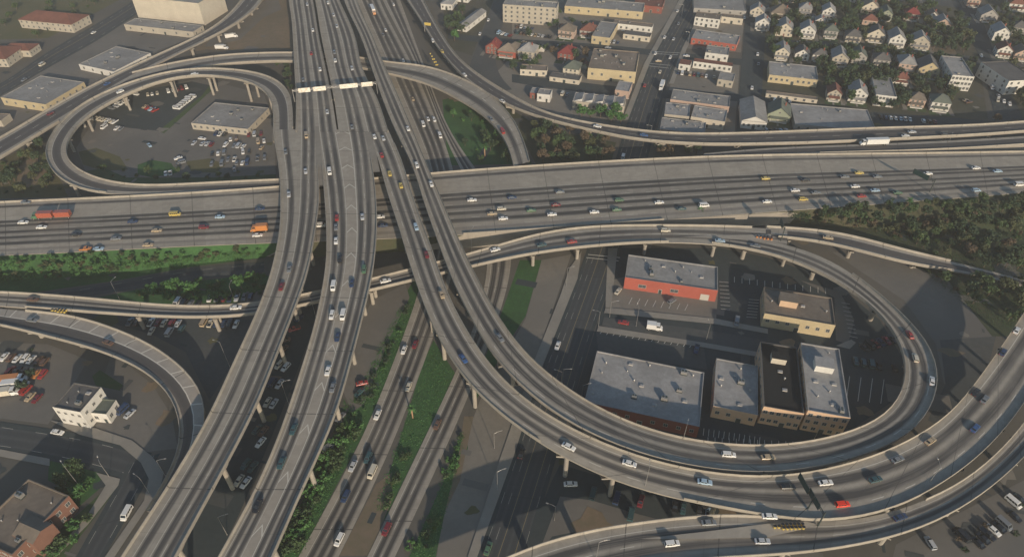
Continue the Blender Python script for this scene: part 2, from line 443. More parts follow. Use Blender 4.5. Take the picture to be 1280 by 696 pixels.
# ---- the freeway on the ground (two halves) and streets
road('110a', 'freeway_surface', None, None,
     [(420, -60), (446, 0), (484, 90), (517, 166), (535, 205), (540, 260), (534, 330), (525, 370), (502, 423), (472, 508), (460, 540), (375, 694), (345, 745)],
     [(460, -60), (474, 0), (520, 90), (551, 166), (566, 205), (575, 260), (566, 350), (542, 420), (505, 522), (470, 605), (424, 694), (398, 745)],
     [(0, 0.12), (1, 0.12)], [(3, 'shld'), (3.7, 'lane_fe'), (3.7, 'lane_f'), (3.7, 'lane_f'), (1.6, 'shld')], under=None, sm=40)
road('110b', 'freeway_surface', None, None,
     [(452, -60), (478, 0), (524, 90), (553, 166), (572, 205), (610, 280), (612, 340), (598, 400), (570, 468), (542, 524), (460, 694), (435, 745)],
     [(476, -60), (500, 0), (533, 90), (562, 166), (590, 205), (636, 270), (645, 330), (622, 400), (590, 488), (575, 522), (495, 694), (470, 745)],
     [(0, 0.135), (1, 0.135)], [(2.0, 'shld'), (3.7, 'lane_fe'), (3.7, 'lane_f'), (2.2, 'shld')], under=None, sm=40)
road('blvd', 'street', None, None,
     [(877, -60), (856, 0), (812, 80), (785, 150), (760, 230), (722, 348), (677, 460), (642, 570), (597, 694), (575, 750)],
     [(905, -60), (884, 0), (853, 60), (832, 110), (812, 190), (795, 250), (757, 373), (737, 423), (722, 488), (698, 560), (660, 694), (640, 760)],
     [(0, 0.15), (1, 0.15)], [(2, 'asphalt_d'), (3.3, 'st_lane'), (3.3, 'st_lane'), (3.3, 'st_lane_y'), (3.3, 'st_lane_y', 1), (3.3, 'st_lane', 1), (2, 'asphalt_d')], under=None, sm=30)
road('st_res', 'street', None, None, [(560, 42), (640, 49), (740, 55), (900, 71), (1010, 84)], [(560, 49), (640, 57), (740, 62), (900, 79), (1010, 92)], [(0, 0.1), (1, 0.1)], [(6, 'asphalt_d'), (6, 'asphalt_d')], under=None, sm=4)
road('st_res2', 'street', None, None, [(640, 93), (700, 100), (800, 111), (917, 117), (1000, 128)], [(640, 103), (700, 112), (800, 122), (917, 126), (1000, 140)], [(0, 0.105), (1, 0.105)], [(6, 'asphalt_d'), (6, 'asphalt_d')], under=None, sm=4)
road('st_side', 'street', None, None, [(935, -30), (931, 30), (926, 90), (920, 165)], [(955, -30), (957, 30), (954, 90), (952, 120), (945, 165)], [(0, 0.115), (1, 0.115)], [(4, 'asphalt_d'), (4, 'asphalt_d')], under=None, sm=4)
road('st_row1', 'street', None, None, [(960, 48), (1040, 54), (1140, 63), (1230, 72), (1300, 80)], [(960, 53), (1040, 60), (1140, 70), (1230, 82), (1300, 92)], [(0, 0.1), (1, 0.1)], [(4, 'asphalt'), (4, 'asphalt')], under=None, sm=4)
road('st_hill', 'street', None, None, [(1188, -20), (1205, 30), (1225, 75), (1245, 150)], [(1206, -20), (1226, 20), (1246, 75), (1280, 150)], [(0, 0.12), (1, 0.12)], [(4, 'asphalt_d'), (4, 'asphalt_d')], under=None, sm=4)
road('st_top', 'street', None, None, [(1120, -6), (1200, 2), (1300, 12)], [(1120, 1), (1200, 10), (1300, 20)], [(0, 0.11), (1, 0.11)], [(4, 'asphalt'), (4, 'asphalt')], under=None, sm=4)
road('st_nw', 'street', None, None, [(-30, 118), (0, 106), (55, 68), (110, 36), (160, 6), (200, -25)], [(-30, 135), (0, 121), (60, 85), (120, 52), (165, 22), (230, -22)], [(0, 0.12), (1, 0.12)], [(2, 'asphalt_d'), (3.3, 'st_lane'), (3.3, 'st_lane_y'), (3.3, 'st_lane', 1), (2, 'asphalt_d')], under=None, sm=8)
road('st_n', 'street', None, None, [(625, -20), (596, 60), (585, 90), (600, 120)], [(648, -20), (622, 50), (622, 90), (640, 112)], [(0, 0.13), (1, 0.13)], [(4, 'asphalt'), (4, 'asphalt')], under=None, sm=8)
road('st_sw', 'street', None, None, [(-80, 514), (0, 527), (100, 541), (150, 552), (190, 566)], [(-80, 558), (0, 563), (62, 575), (120, 589), (165, 602)],
     [(0, .12), (1, .12)], [(2, 'asphalt_d'), (3.5, 'st_lane'), (3.5, 'st_lane', 1), (2, 'asphalt_d')], under=None, sm=6)
road('st_sw2', 'street', None, None, [(200, 566), (186, 600), (150, 660), (128, 700), (100, 750)], [(160, 580), (148, 607), (95, 690), (85, 720), (60, 760)],
     [(0, .132), (1, .132)], [(2, 'asphalt_d'), (3.5, 'st_lane'), (3.5, 'st_lane', 1), (2, 'asphalt_d')], under=None, sm=6)
road('st_loop', 'street', None, None, [(755, 396), (800, 402), (880, 412), (957, 425)], [(752, 407), (800, 420), (880, 430), (955, 443)], [(0, 0.12), (1, 0.12)], [(4, 'asphalt'), (4, 'asphalt')], under=None, sm=4)
road('front', 'street', None, None, [(-60, 378), (60, 365), (150, 351), (235, 335), (330, 327)], [(-60, 392), (60, 378), (150, 364), (240, 349), (330, 340)], [(0, 0.12), (1, 0.12)], [(2, 'asphalt'), (4, 'st_lane'), (2, 'asphalt')], under=None, sm=6)
# ---- lots, lawns and pavements
P_ = patch
P_('parking_lot', [(95, 185), (125, 140), (160, 117), (250, 98), (330, 118), (342, 150), (345, 226), (180, 231), (110, 222)], 'lot', .008)
P_('parking_lot', [(112, 148), (135, 130), (170, 114), (240, 102), (262, 107), (252, 120), (200, 164), (160, 160)], 'asphalt_d', .014)
P_('grass', [(252, 120), (262, 107), (266, 112), (205, 167), (198, 164)], 'grass', .02)
P_('grass', [(172, 206), (190, 200), (214, 204), (222, 216), (190, 222), (172, 218)], 'grass_b', .022)
P_('dry_grass', [(232, 202), (262, 198), (282, 206), (270, 216), (240, 216)], 'grass_d', .022)
P_('dry_grass', [(98, 190), (120, 185), (150, 196), (160, 212), (130, 214), (104, 206)], 'grass_d', .022)
P_('grass', [(108, 214), (130, 210), (158, 222), (260, 222), (345, 218), (345, 224), (180, 230), (130, 226)], 'grass', .018)
P_('dirt_lot', [(250, 62), (262, 40), (315, 12), (338, -10), (362, -10), (366, 62), (330, 64)], 'dirt', .012)
P_('lot_paving', [(255, 60), (275, 34), (320, 8), (345, -8), (352, 12), (330, 22), (300, 50)], 'lot', .016)
P_('yard', [(-60, 60), (0, 50), (60, 48), (150, 0), (160, -20), (-60, -20)], 'grass_d', .008)
P_('yard_paving', [(0, 118), (160, 25), (250, 45), (200, 62), (140, 95), (0, 165)], 'lot', .01)
P_('yard', [(-60, 190), (0, 200), (50, 178), (62, 200), (78, 230), (85, 246), (-60, 250)], 'grass_d', .01)
P_('bare_earth', [(20, 205), (45, 196), (58, 215), (40, 235), (22, 232)], 'dirt', .016)
P_('block_paving', [(600, 112), (650, 60), (740, 64), (800, 70), (775, 160), (700, 155), (640, 120)], 'lot_t', .006)
P_('block_paving', [(640, -20), (855, -20), (840, 20), (805, 62), (640, 50)], 'lot_t', .006)
P_('block_paving', [(850, 65), (925, 75), (918, 170), (820, 168)], 'lot_t', .006)
P_('block_paving', [(870, -20), (935, -20), (926, 66), (848, 60)], 'lot_t', .006)
P_('yards', [(957, -20), (1195, -20), (1222, 60), (1235, 150), (950, 168)], 'yard', .006)
P_('yards', [(1225, -20), (1400, -20), (1400, 150), (1275, 150)], 'yard', .006)
P_('yards', [(550, -20), (625, -20), (590, 70), (560, 60)], 'yard', .006)
P_('brown_lot', [(1155, 42), (1185, 44), (1196, 68), (1170, 70), (1160, 60)], 'dirt', .012)
P_('dark_lot', [(958, 56), (1040, 58), (1045, 68), (958, 66)], 'asphalt_d', .012)
P_('parking_lot', [(1087, 140), (1200, 148), (1240, 152), (1180, 158), (1087, 160)], 'asphalt_d', .012)
P_('sidewalk', [(856, 0), (812, 80), (785, 150), (778, 150), (805, 80), (849, 0)], 'walk', .12)
P_('sidewalk', [(884, 0), (853, 60), (836, 105), (842, 105), (859, 60), (890, 0)], 'walk', .12)
P_('slope_grass', [(553, 125), (580, 118), (640, 160), (665, 205), (560, 207)], 'grass_b', .01)
P_('slope_grass', [(600, 112), (660, 150), (700, 165), (770, 178), (765, 200), (670, 205), (640, 150)], 'scrub', .012)
P_('green_bank', [(520, 345), (530, 372), (502, 424), (472, 508), (375, 694), (340, 745), (310, 745), (345, 694), (400, 580), (440, 505), (475, 440), (500, 380)], 'grass_b', .02)
P_('bare_lot', [(465, 375), (507, 355), (512, 372), (488, 420), (455, 505), (440, 515), (425, 480), (450, 405)], 'lot', .012)
P_('green_median', [(542, 425), (570, 468), (542, 524), (480, 650), (466, 640), (490, 580), (508, 522), (528, 455)], 'grass_b', .02)
P_('bare_earth', [(470, 605), (490, 590), (490, 625), (460, 694), (424, 694)], 'dirt', .018)
P_('green_strip', [(650, 325), (677, 325), (657, 395), (637, 425), (612, 470), (595, 500), (590, 490), (622, 405)], 'grass_b', .02)
P_('bare_lot', [(677, 325), (714, 318), (670, 448), (640, 530), (587, 694), (560, 745), (525, 745), (546, 694), (560, 600), (585, 540), (600, 500), (657, 398)], 'lot_t', .016)
P_('sidewalk', [(712, 335), (727, 314), (722, 348), (677, 460), (642, 570), (597, 694), (585, 730), (575, 730), (585, 694), (626, 570), (664, 460), (700, 370)], 'walk', .12)
P_('green_bank', [(575, 545), (582, 530), (585, 560), (556, 640), (545, 694), (530, 745), (480, 745), (512, 694), (555, 600)], 'grass_b', .022)
P_('bare_earth', [(580, 520), (592, 520), (575, 600), (556, 640), (575, 560)], 'dirt', .02)
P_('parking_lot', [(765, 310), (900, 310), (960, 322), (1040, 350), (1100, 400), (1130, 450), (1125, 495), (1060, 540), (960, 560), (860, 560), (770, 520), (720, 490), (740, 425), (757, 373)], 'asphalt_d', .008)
P_('forecourt', [(765, 350), (780, 346), (898, 360), (895, 400), (760, 386)], 'lot_t', .014)
P_('sidewalk', [(757, 384), (895, 398), (960, 411), (960, 417), (895, 405), (755, 391)], 'walk', .12)
P_('sidewalk', [(748, 407), (880, 428), (955, 441), (955, 447), (880, 434), (746, 414)], 'walk', .12)
P_('sidewalk', [(757, 373), (760, 310), (772, 310), (764, 385), (757, 385)], 'walk', .12)
P_('forecourt', [(745, 414), (880, 435), (884, 462), (748, 440)], 'asphalt', .012)
P_('forecourt', [(1000, 350), (1050, 365), (1068, 400), (1060, 430), (1045, 425), (1043, 372)], 'lot', .012)
P_('sidewalk', [(1045, 432), (1062, 436), (1070, 428), (1064, 424)], 'walk', .03)
P_('bare_lot', [(1040, 315), (1110, 325), (1180, 345), (1240, 420), (1215, 470), (1180, 480), (1170, 430), (1130, 375)], 'lot', .008)
P_('dark_lot', [(1175, 425), (1245, 420), (1230, 480), (1180, 535), (1160, 525), (1182, 480)], 'asphalt', .012)
P_('slope_scrub', [(890, 272), (960, 262), (1300, 232), (1400, 240), (1400, 420), (1285, 420), (1240, 420), (1185, 350), (1140, 332), (1000, 283)], 'scrub', .01)
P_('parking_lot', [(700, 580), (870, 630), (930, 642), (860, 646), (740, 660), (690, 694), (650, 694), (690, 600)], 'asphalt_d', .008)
P_('bare_lot', [(700, 620), (740, 625), (790, 640), (820, 648), (740, 660), (690, 670), (672, 694)], 'lot', .014)
P_('bare_lot', [(1170, 655), (1280, 600), (1400, 600), (1400, 760), (1100, 760), (1120, 680)], 'lot', .012)
P_('parking_lot', [(100, 392), (320, 400), (300, 440), (262, 500), (232, 440), (190, 418)], 'asphalt', .012)
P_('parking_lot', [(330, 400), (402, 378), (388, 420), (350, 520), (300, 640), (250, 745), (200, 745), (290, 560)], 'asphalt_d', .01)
P_('dusty_lot', [(140, 440), (190, 480), (215, 520), (222, 560), (180, 565), (120, 545), (120, 500), (130, 470)], 'lot', .014)
P_('dusty_lot', [(-60, 425), (60, 430), (110, 450), (80, 500), (60, 530), (-60, 515)], 'lot', .012)
P_('grass', [(62, 565), (108, 570), (135, 592), (132, 604), (90, 640), (80, 610), (60, 600)], 'grass_b', .02)
P_('grass', [(40, 694), (100, 640), (132, 610), (140, 618), (85, 690), (60, 745), (20, 745)], 'grass', .018)
P_('sidewalk', [(-60, 556), (0, 561), (62, 573), (62, 582), (0, 570), (-60, 566)], 'walk', .12)
P_('sidewalk', [(120, 590), (150, 598), (148, 606), (110, 655), (70, 696), (62, 696), (108, 645), (132, 606)], 'walk', .12)
P_('sidewalk', [(62, 525), (120, 535), (165, 550), (190, 570), (205, 590), (200, 610), (160, 670), (140, 700), (128, 700), (180, 625), (186, 598), (176, 578), (150, 556), (100, 543)], 'walk', .12)
P_('green_strip', [(-60, 325), (0, 318), (160, 311), (320, 303), (332, 322), (235, 334), (150, 350), (60, 363), (-60, 375)], 'grass_b', .012)
P_('green_strip', [(120, 372), (200, 356), (330, 342), (345, 350), (320, 378), (200, 380)], 'grass_b', .014)
P_('garden_bed', [(115, 470), (125, 462), (155, 482), (150, 488), (120, 482)], 'grass', .022)
# ================================================================== elevated roads
G1 = 'elevated connector roads of the interchange'
W = 'shld'
road('I10', 'elevated_freeway', 'wide concrete freeway crossing the whole scene under the curved connector roads', 'freeway',
     [(-60, 254), (0, 250), (90, 247), (150, 246), (225, 242), (347, 234), (547, 213), (640, 207), (740, 201), (850, 195), (960, 190), (1060, 192), (1170, 190), (1280, 188), (1360, 187)],
     [(-60, 320), (0, 317), (160, 310), (320, 298), (347, 300), (450, 300), (547, 294), (640, 288), (800, 276), (860, 271), (960, 262), (1060, 256), (1147, 250), (1280, 239), (1360, 232)],
     [(0, 7.5), (1, 7.5)], [(2.4, 'shld_p'), (3.4, L), (10.5, 'shld_p'), (.8, W), (3.6, 'lane_fe'), (3.6, 'lane_f'), (2.4, 'shld_f'), (3.6, 'lane_f'), (1.3, 'shld_f'), (3.6, 'lane_fe'), (1.4, 'shld_f'), (4.0, 'lane_f'), (2.2, 'shld_p'), (3.3, L2), (2.6, W)], under='wall', sm=120, step=6, qlift=0, qw=((.42, .6),))
road('F', 'elevated_ramp', 'round loop ramp circling the parking lot in the upper left', 'ramp',
     [(366, 176), (366, 150), (365, 125), (360, 110), (345, 97), (320, 89), (270, 84), (215, 87), (160, 102), (112, 122), (80, 145), (60, 172), (54, 186), (57, 203), (72, 222), (100, 236), (135, 241.5), (225, 239), (300, 237), (348, 235)],
     [(341, 176), (341.5, 150), (342, 138), (337, 119), (320, 104), (295, 97), (250, 92), (205, 98), (160, 115), (125, 133), (100, 151), (87, 168), (79, 186), (85, 202), (107, 217), (135, 226), (175, 231), (225, 229), (300, 225), (349, 223)],
     [(0, 14.93), (.1, 14.3), (.5, 9.5), (.8, 7.6), (1, 7.45)], [(2.2, W), (3.9, 'asp_lane_e'), (2.6, W)], under='girder', cols=26, ncol=2, qw=((0, 1),), pw=((.04, .8),), sm=10, group=G1)
road('I', 'elevated_ramp', 'straight ramp running diagonally from the left edge to the tall cream block', 'ramp',
     [(-70, 208), (0, 171), (50, 141), (100, 113), (140, 93), (195, 68), (250, 43), (280, 23), (300, 1), (318, -25)],
     [(-50, 225), (0, 195), (33, 175), (70, 152), (110, 128), (147, 104), (200, 76), (237, 58), (275, 40), (300, 25), (320, 10), (340, -20)],
     [(0, 8.4), (1, 8.4)], [(1.5, W), (3.6, 'asp_lane_e'), (3.2, 'asp_lane'), (2.2, W)], under='girder', cols=26, sm=12, qw=((0, .22), (.62, 1)), group=G1)
road('J', 'elevated_ramp', 'flat curved ramp passing under the upper decks and over the ground freeway', 'ramp',
     [(105, 113), (140, 97), (170, 88), (212, 78), (275, 68), (320, 65.5), (365, 64.5), (430, 68), (492, 78), (520, 79), (550, 86), (575, 96), (600, 108), (617, 121), (640, 145), (655, 175), (662, 200)],
     [(110, 124), (150, 110), (185, 99), (225, 89), (275, 79), (320, 76), (365, 75), (430, 80), (495, 93), (530, 102), (555, 113), (580, 127), (600, 139), (620, 158), (635, 180), (642, 206)],
     [(0, 8.35), (.6, 8.6), (.9, 7.6), (1, 7.4)], [(1.4, W), (1.2, W), (3.8, L), (1.6, W)], under='girder', cols=0, sm=8, pw=((.1, 1),), qw=((.06, 1),), group=G1)
road('K', 'elevated_ramp', 'sweeping ramp from the top centre to the right edge before the houses', 'ramp',
     [(500, -60), (525, -10), (540, 20), (556, 48), (575, 74), (605, 97), (640, 118), (682, 141), (727, 151), (780, 159), (827, 165), (890, 166), (960, 164), (1085, 159), (1222, 155), (1300, 149), (1370, 144)],
     [(478, -60), (502, -10), (522, 20), (540, 50), (560, 76), (590, 106), (640, 134), (687, 150), (740, 162), (775, 171), (825, 177), (890, 180), (960, 179), (1035, 177), (1120, 173), (1222, 168), (1300, 162), (1370, 157)],
     [(0, 6), (.35, 7.0), (.5, 8), (1, 8)], [(1.5, W), (3.6, 'asp_lane_e'), (3.6, 'asp_lane'), (1.8, W)], under='girder', cols=27, qlift=1, sm=14, group=G1)
road('K2', 'elevated_ramp', 'low merging road between the right-hand ramp wall and the wide freeway', 'ramp',
     [(880, 190), (960, 183), (1060, 179), (1140, 176), (1222, 172), (1300, 167), (1370, 162)], [(880, 196), (960, 192.5), (1060, 189), (1140, 187), (1222, 183), (1300, 178), (1370, 173)],
     [(0, 7.4), (1, 7.4)], [(1.2, W), (3.6, 'asp_lane_e'), (1.2, W)], under='wall', pw=(), qw=((.3, 1),), sm=10, group=G1)
road('UA', 'elevated_freeway', 'left upper carriageway running under the lit overhead sign panels to the top edge', 'freeway',
     [(357, -60), (361, 0), (365, 30), (368, 87), (370, 124), (369.5, 163)], [(378, -60), (391, 0), (398, 43), (407, 85), (415, 124), (421, 163)],
     [(0, 14.8), (1, 15)], [(2.4, W), (3.5, LE), (3.5, L), (1.6, W), (3.5, LE), (3.5, L), (1.2, W)], cols=30, sm=3, qw=((0, .9),), caps=True, group=G1)
road('UB', 'elevated_freeway', 'middle upper carriageway between two dark gaps, running to the top edge', 'freeway',
     [(380, -60), (394, 0), (401, 43), (410, 86), (417.5, 124), (423, 163)], [(398, -60), (424, 0), (443, 43), (453, 86), (472, 124), (485, 163)],
     [(0, 14.8), (1, 15.05)], [(4.4, W), (3.5, LE), (3.5, L), (1.2, W), (3.5, LE), (3.5, L), (1.6, W)], cols=30, sm=3, pw=((0, .9),), group=G1)
road('A', 'elevated_connector', 'far-left elevated connector curving down to the bottom-left edge', 'elevated road',
     [(341.5, 160), (343, 180), (348, 203), (350.6, 246), (350, 284), (342, 327), (337, 346), (320, 391), (287, 461), (260, 521), (207, 610), (149, 696), (120, 745)],
     [(395, 160), (395.5, 180), (396, 203), (399, 246), (394, 284), (387, 327), (382, 346), (364, 395), (349, 432), (320, 507), (312, 522), (265, 610), (217, 696), (190, 748)],
     [(0, 14.97), (1, 15)], [(3.0, W), ((3.2, 3.5), LE), ((4.7, 1.9), W), ((2.95, 3.5), LE), ((2.95, 3.5), L), ((.1, 1.5), W)], ncol=2, cols=27, sm=6, qw=((.16, 1),), group=G1)
road('B', 'elevated_connector', 'second elevated connector from the left with a chevron-striped strip along its middle', 'elevated road',
     [(397, 160), (402, 203), (405.5, 246), (408, 284), (408, 327), (405, 348), (392, 410), (372, 473), (357, 520), (320, 610), (271, 696), (245, 745)],
     [(456, 160), (465, 203), (470, 246), (471, 284), (467.5, 327), (464, 348), (449, 410), (432, 473), (418, 521), (377, 610), (339, 696), (318, 745)],
     [(0, 14.95), (1, 15)], [((.73, 1.8), W), (3.45, LE), (3.45, L), ((6.6, 4.6), 'chev'), (3.45, LE), (3.45, L), ((.37, 1.6), W)], ncol=2, cols=27, sm=6, pw=((.16, 1),), qw=((.14, 1),), group=G1)
road('C', 'elevated_connector', 'outer twin connector swinging along the bottom to the lower right edge', 'elevated road',
     [(459, 160), (472, 195), (484, 240), (499, 284), (511, 326), (520, 352), (542, 410), (572, 461), (600, 495), (637, 524), (700, 567), (790, 606), (865, 624.5), (930, 637), (1022, 653), (1060, 647), (1115, 637), (1172, 607), (1222, 572), (1260, 532), (1283, 500), (1300, 472)],
     [(485, 160), (504, 204), (514, 240), (530, 284), (546, 326), (552, 350), (576, 400), (603, 444), (640, 487), (690, 523), (740, 549), (800, 572), (865, 588), (960, 597), (1035, 586), (1110, 564), (1155, 539), (1185, 522), (1212, 488), (1247, 440), (1277, 395), (1290, 375)],
     [(0, 14.97), (.3, 15), (.6, 12), (1, 11)], [((.35, 2.2), W), ((4.4, 3.6), L), ((4.4, 3.6), LE, 1), (2.1, W)], ncol=2, cols=28, sm=9, pw=((.08, .535), (.64, 1)), qw=((.04, 1),), group=G1)
road('E', 'elevated_connector', 'inner twin connector curling into the big loop around the flat-roofed buildings', 'elevated road',
     [(418, -60), (430, 0), (450, 43), (463, 80), (477, 120), (493, 160), (515, 204), (528, 246), (541, 284), (557, 326), (565, 350), (591, 399), (611, 437), (640, 471), (697, 520), (740, 543), (800, 567.5), (865, 583), (960, 592), (1035, 581), (1110, 558), (1145, 537), (1162, 520), (1174, 488), (1176, 460), (1170, 438), (1147, 408), (1120, 383), (1080, 350), (1047, 324), (1010, 311), (975, 300), (930, 293), (890, 290)],
     [(434, -60), (446, 0), (465, 43), (480, 80), (498, 120), (515, 160), (533, 204), (551, 246), (567, 284), (586, 326), (597, 348), (618, 387), (640, 421), (670, 455), (732, 500), (772, 521), (815, 537), (855, 548), (890, 553), (960, 557), (1010, 552), (1060, 540), (1108, 521), (1126, 498), (1135, 475), (1136, 452), (1131, 432), (1121, 413), (1104, 391), (1072, 365), (1042, 346), (1010, 331), (960, 313), (890, 302)],
     [(0, 15), (.35, 15), (.6, 11.5), (.9, 8.6), (1, 8.5)], [(2.2, W), (3.6, L), (3.6, LE, 1), (2.0, W)], cols=28, sm=9, pw=((0, .925),), qw=((0, 1),), group=G1)
road('H', 'elevated_ramp', 'long connector passing below the tall decks from the left edge to the loop', 'elevated road',
     [(-60, 362), (0, 363), (100, 370), (200, 380), (275, 382), (320, 378), (402, 362), (465, 347), (520, 333), (590, 315), (640, 300), (677, 289), (740, 281), (815, 280), (890, 280.5), (965, 283), (985, 285)],
     [(-60, 380), (0, 384), (85, 390), (150, 395), (225, 399), (300, 398), (330, 394), (402, 378), (465, 365), (520, 351), (600, 333), (640, 323), (715, 312), (770, 307), (835, 304), (890, 306), (965, 317), (985, 322)],
     [(0, 8.4), (1, 8.45)], [(2.0, W), (3.6, LE), (3.6, L), (2.2, W)], qlift=4, ncol=2, cols=30, sm=10, qw=((.09, .86),), pw=((0, .97),), group=G1)
road('U', 'elevated_ramp', 'straight branch ramp sloping down into the wooded bank at the right', 'ramp',
     [(958, 281.5), (1010, 284.5), (1060, 291), (1110, 305), (1167, 319), (1230, 334), (1290, 350)], [(958, 297), (1022, 303), (1085, 318), (1135, 332), (1177, 338), (1255, 352), (1290, 362)],
     [(0, 8.47), (.35, 8), (.8, 1.0), (1, .3)], [(1.6, W), (3.6, 'asp_lane_e'), (1.6, W)], qlift=4, cols=26, sm=6, pw=((0, .75),), qw=((.06, .75),), group=G1)
road('G', 'elevated_ramp', 'curved ramp with a hatched shoulder bending under the far-left connector', 'ramp',
     [(-60, 375), (0, 384.5), (85, 391), (140, 408), (190, 429), (225, 454), (250, 479), (262, 504), (261, 525), (250, 560), (228, 605), (205, 640)],
     [(-60, 398), (0, 408), (55, 422), (107, 435), (150, 450), (190, 471), (212, 494), (225, 521), (230, 555), (222, 580), (204, 607), (182, 640)],
     [(0, 8.44), (.55, 7.5), (1, 3)], [(4.2, 'hatch'), (3.8, 'asp_lane_e'), (1.4, W)], qlift=4, cols=24, sm=8, pw=((.2, 1),), group=G1)
road('R', 'elevated_ramp', 'wide lower road along the bottom edge carrying the yellow crash barrels', 'elevated road',
     [(570, 725), (640, 689), (690, 670), (740, 659), (790, 652), (865, 643), (930, 637.5), (985, 645), (1020, 657), (1060, 652), (1112, 641), (1185, 614), (1237, 577), (1283, 526), (1310, 485)],
     [(560, 790), (640, 757), (690, 735), (740, 719), (800, 704), (880, 695), (960, 693), (1037, 686), (1110, 673), (1174, 651), (1212, 629), (1250, 601), (1290, 562), (1320, 525)],
     [(0, 10.5), (1, 11)], [(2.2, W), (3.6, LE), (3.6, L), (2.0, W)], cols=28, sm=12, pw=((0, .45), (.665, 1)), group=G1)
make_columns()
rw = random.Random(77); LVM = max(l for q, l in PATCHES); got = []
wear = {k: MB() for k in ('asphalt', 'lot', 'asphalt_d', 'lot_t', 'grass_d', 'dirt')}
tries = 0
while len(got) < 420 and tries < 9000:
    tries += 1; x, y = rw.uniform(-20, 1300), rw.uniform(40, 700)
    if not any(pip((x, y), q) for q, l in PATCHES) and rw.random() < .3: continue
    p = un(x, y, 0); r_ = rw.choice((1.0, 1.6, 2.4, 3.5, 5.5))
    if any((p-q).length < r_*2.2+s*2.2 for q, s in got) or any(on_road(p, r, r_*2)[0] for k, r in ROADS.items() if not r['deck'] and k not in ('x',)): continue
    got.append((p, r_)); z = .014*(LVM+1); rect = rw.random() < .5
    k = rw.choice(('asphalt', 'lot', 'asphalt_d')) if rect else rw.choice(('lot', 'lot_t', 'grass_d', 'dirt', 'asphalt_d', 'asphalt'))
    if rect:
        a = YAW+rw.choice((0, math.pi/2)); u = Vector((math.cos(a), math.sin(a), 0))*r_*rw.uniform(.8, 2.0); v = Vector((-math.sin(a), math.cos(a), 0))*r_*rw.uniform(.25, .8)
        q = [p-u-v, p+u-v, p+u+v, p-u+v]
    else: q = [p+Vector((math.cos(t), math.sin(t)*.8, 0))*r_*rw.uniform(.7, 1.7) for t in [6.2832*i/11 for i in range(11)]]
    wear[k].face([(t.x, t.y, z) for t in q])
for k, b in wear.items(): b.build('ground_patches', M[k])['kind'] = 'structure'
def gore(name, pts, z, parent, mat='conc'):
    p = [un(x, y, z) for x, y in pts]; b = MB()
    if sum(a.x*c.y-c.x*a.y for a, c in zip(p, p[1:]+p[:1])) < 0: p.reverse()
    b.face(p); b.build(name, M[mat], parent)
gore('gore_paving', [(800, 673), (880, 664), (960, 654), (1008, 651), (1022, 655), (1000, 662), (958, 671), (880, 673)], 11.05, ROADS['R']['cols'][0])
gore('gore_paving', [(394, 158), (398.5, 158), (403, 203), (405, 232), (398, 232), (395, 203)], 15.03, ROADS['A']['cols'][0], 'shld')
gore('gore_paving', [(454, 158), (462, 158), (470, 190), (475, 215), (465, 215), (461, 190)], 15.03, ROADS['B']['cols'][0], 'shld')
def stripe(a, b, z, w=.35):
    p, q = un(*a, z), un(*b, z); s = (q-p).normalized(); n = Vector((-s.y, s.x, 0))*w/2; m = MB(); m.face([p-n, q-n, q+n, p+n]); m.build('crosswalk_line', M['white_p'])['kind'] = 'structure'
for a, b in (((813, 64.5), (850, 66.5)), ((811, 67), (848, 69)), ((806, 79), (838, 82)), ((804, 82), (836, 85.5)), ((735, 318), (775, 322)), ((733, 322), (773, 326))): stripe(a, b, .166)
gore('gore_paving', [(850, 296), (900, 294), (955, 293), (972, 297), (940, 300), (895, 298)], 8.58, ROADS['H']['cols'][0])
# parking-stall lines
def stalls(name, a, b, n, dx, dy):
    m = MB()
    for i in range(n):
        t = i/(n-1); x = a[0]+(b[0]-a[0])*t; y = a[1]+(b[1]-a[1])*t
        p, q = un(x, y, .016+.014*(LVM+1)), un(x+dx, y+dy, .016+.014*(LVM+1)); s = (q-p).normalized(); w = Vector((-s.y, s.x, 0))*.09
        f = [p-w, p+w, q+w, q-w]
        m.face(f[::-1] if (f[1]-f[0]).cross(f[2]-f[1]).z < 0 else f)
    m.build(name, M['white_p'])['kind'] = 'structure'
stalls('parking_lines', (918, 346), (1032, 360), 13, 0, 7)
stalls('parking_lines', (899, 352), (901, 386), 8, 12, 1)
stalls('parking_lines', (936, 374), (933, 396), 7, 13, 1)
stalls('parking_lines', (880, 535), (950, 546), 12, -1, 9)
stalls('parking_lines', (1000, 552), (885, 546), 14, 0, 6)
stalls('parking_lines', (1052, 378), (1062, 420), 9, 10, 2)
stalls('parking_lines', (1062, 470), (1105, 474), 4, -4, 30)
stalls('parking_lines', (790, 372), (860, 380), 8, -4, 8)
stalls('parking_lines', (755, 411), (875, 429), 16, -5, 6)
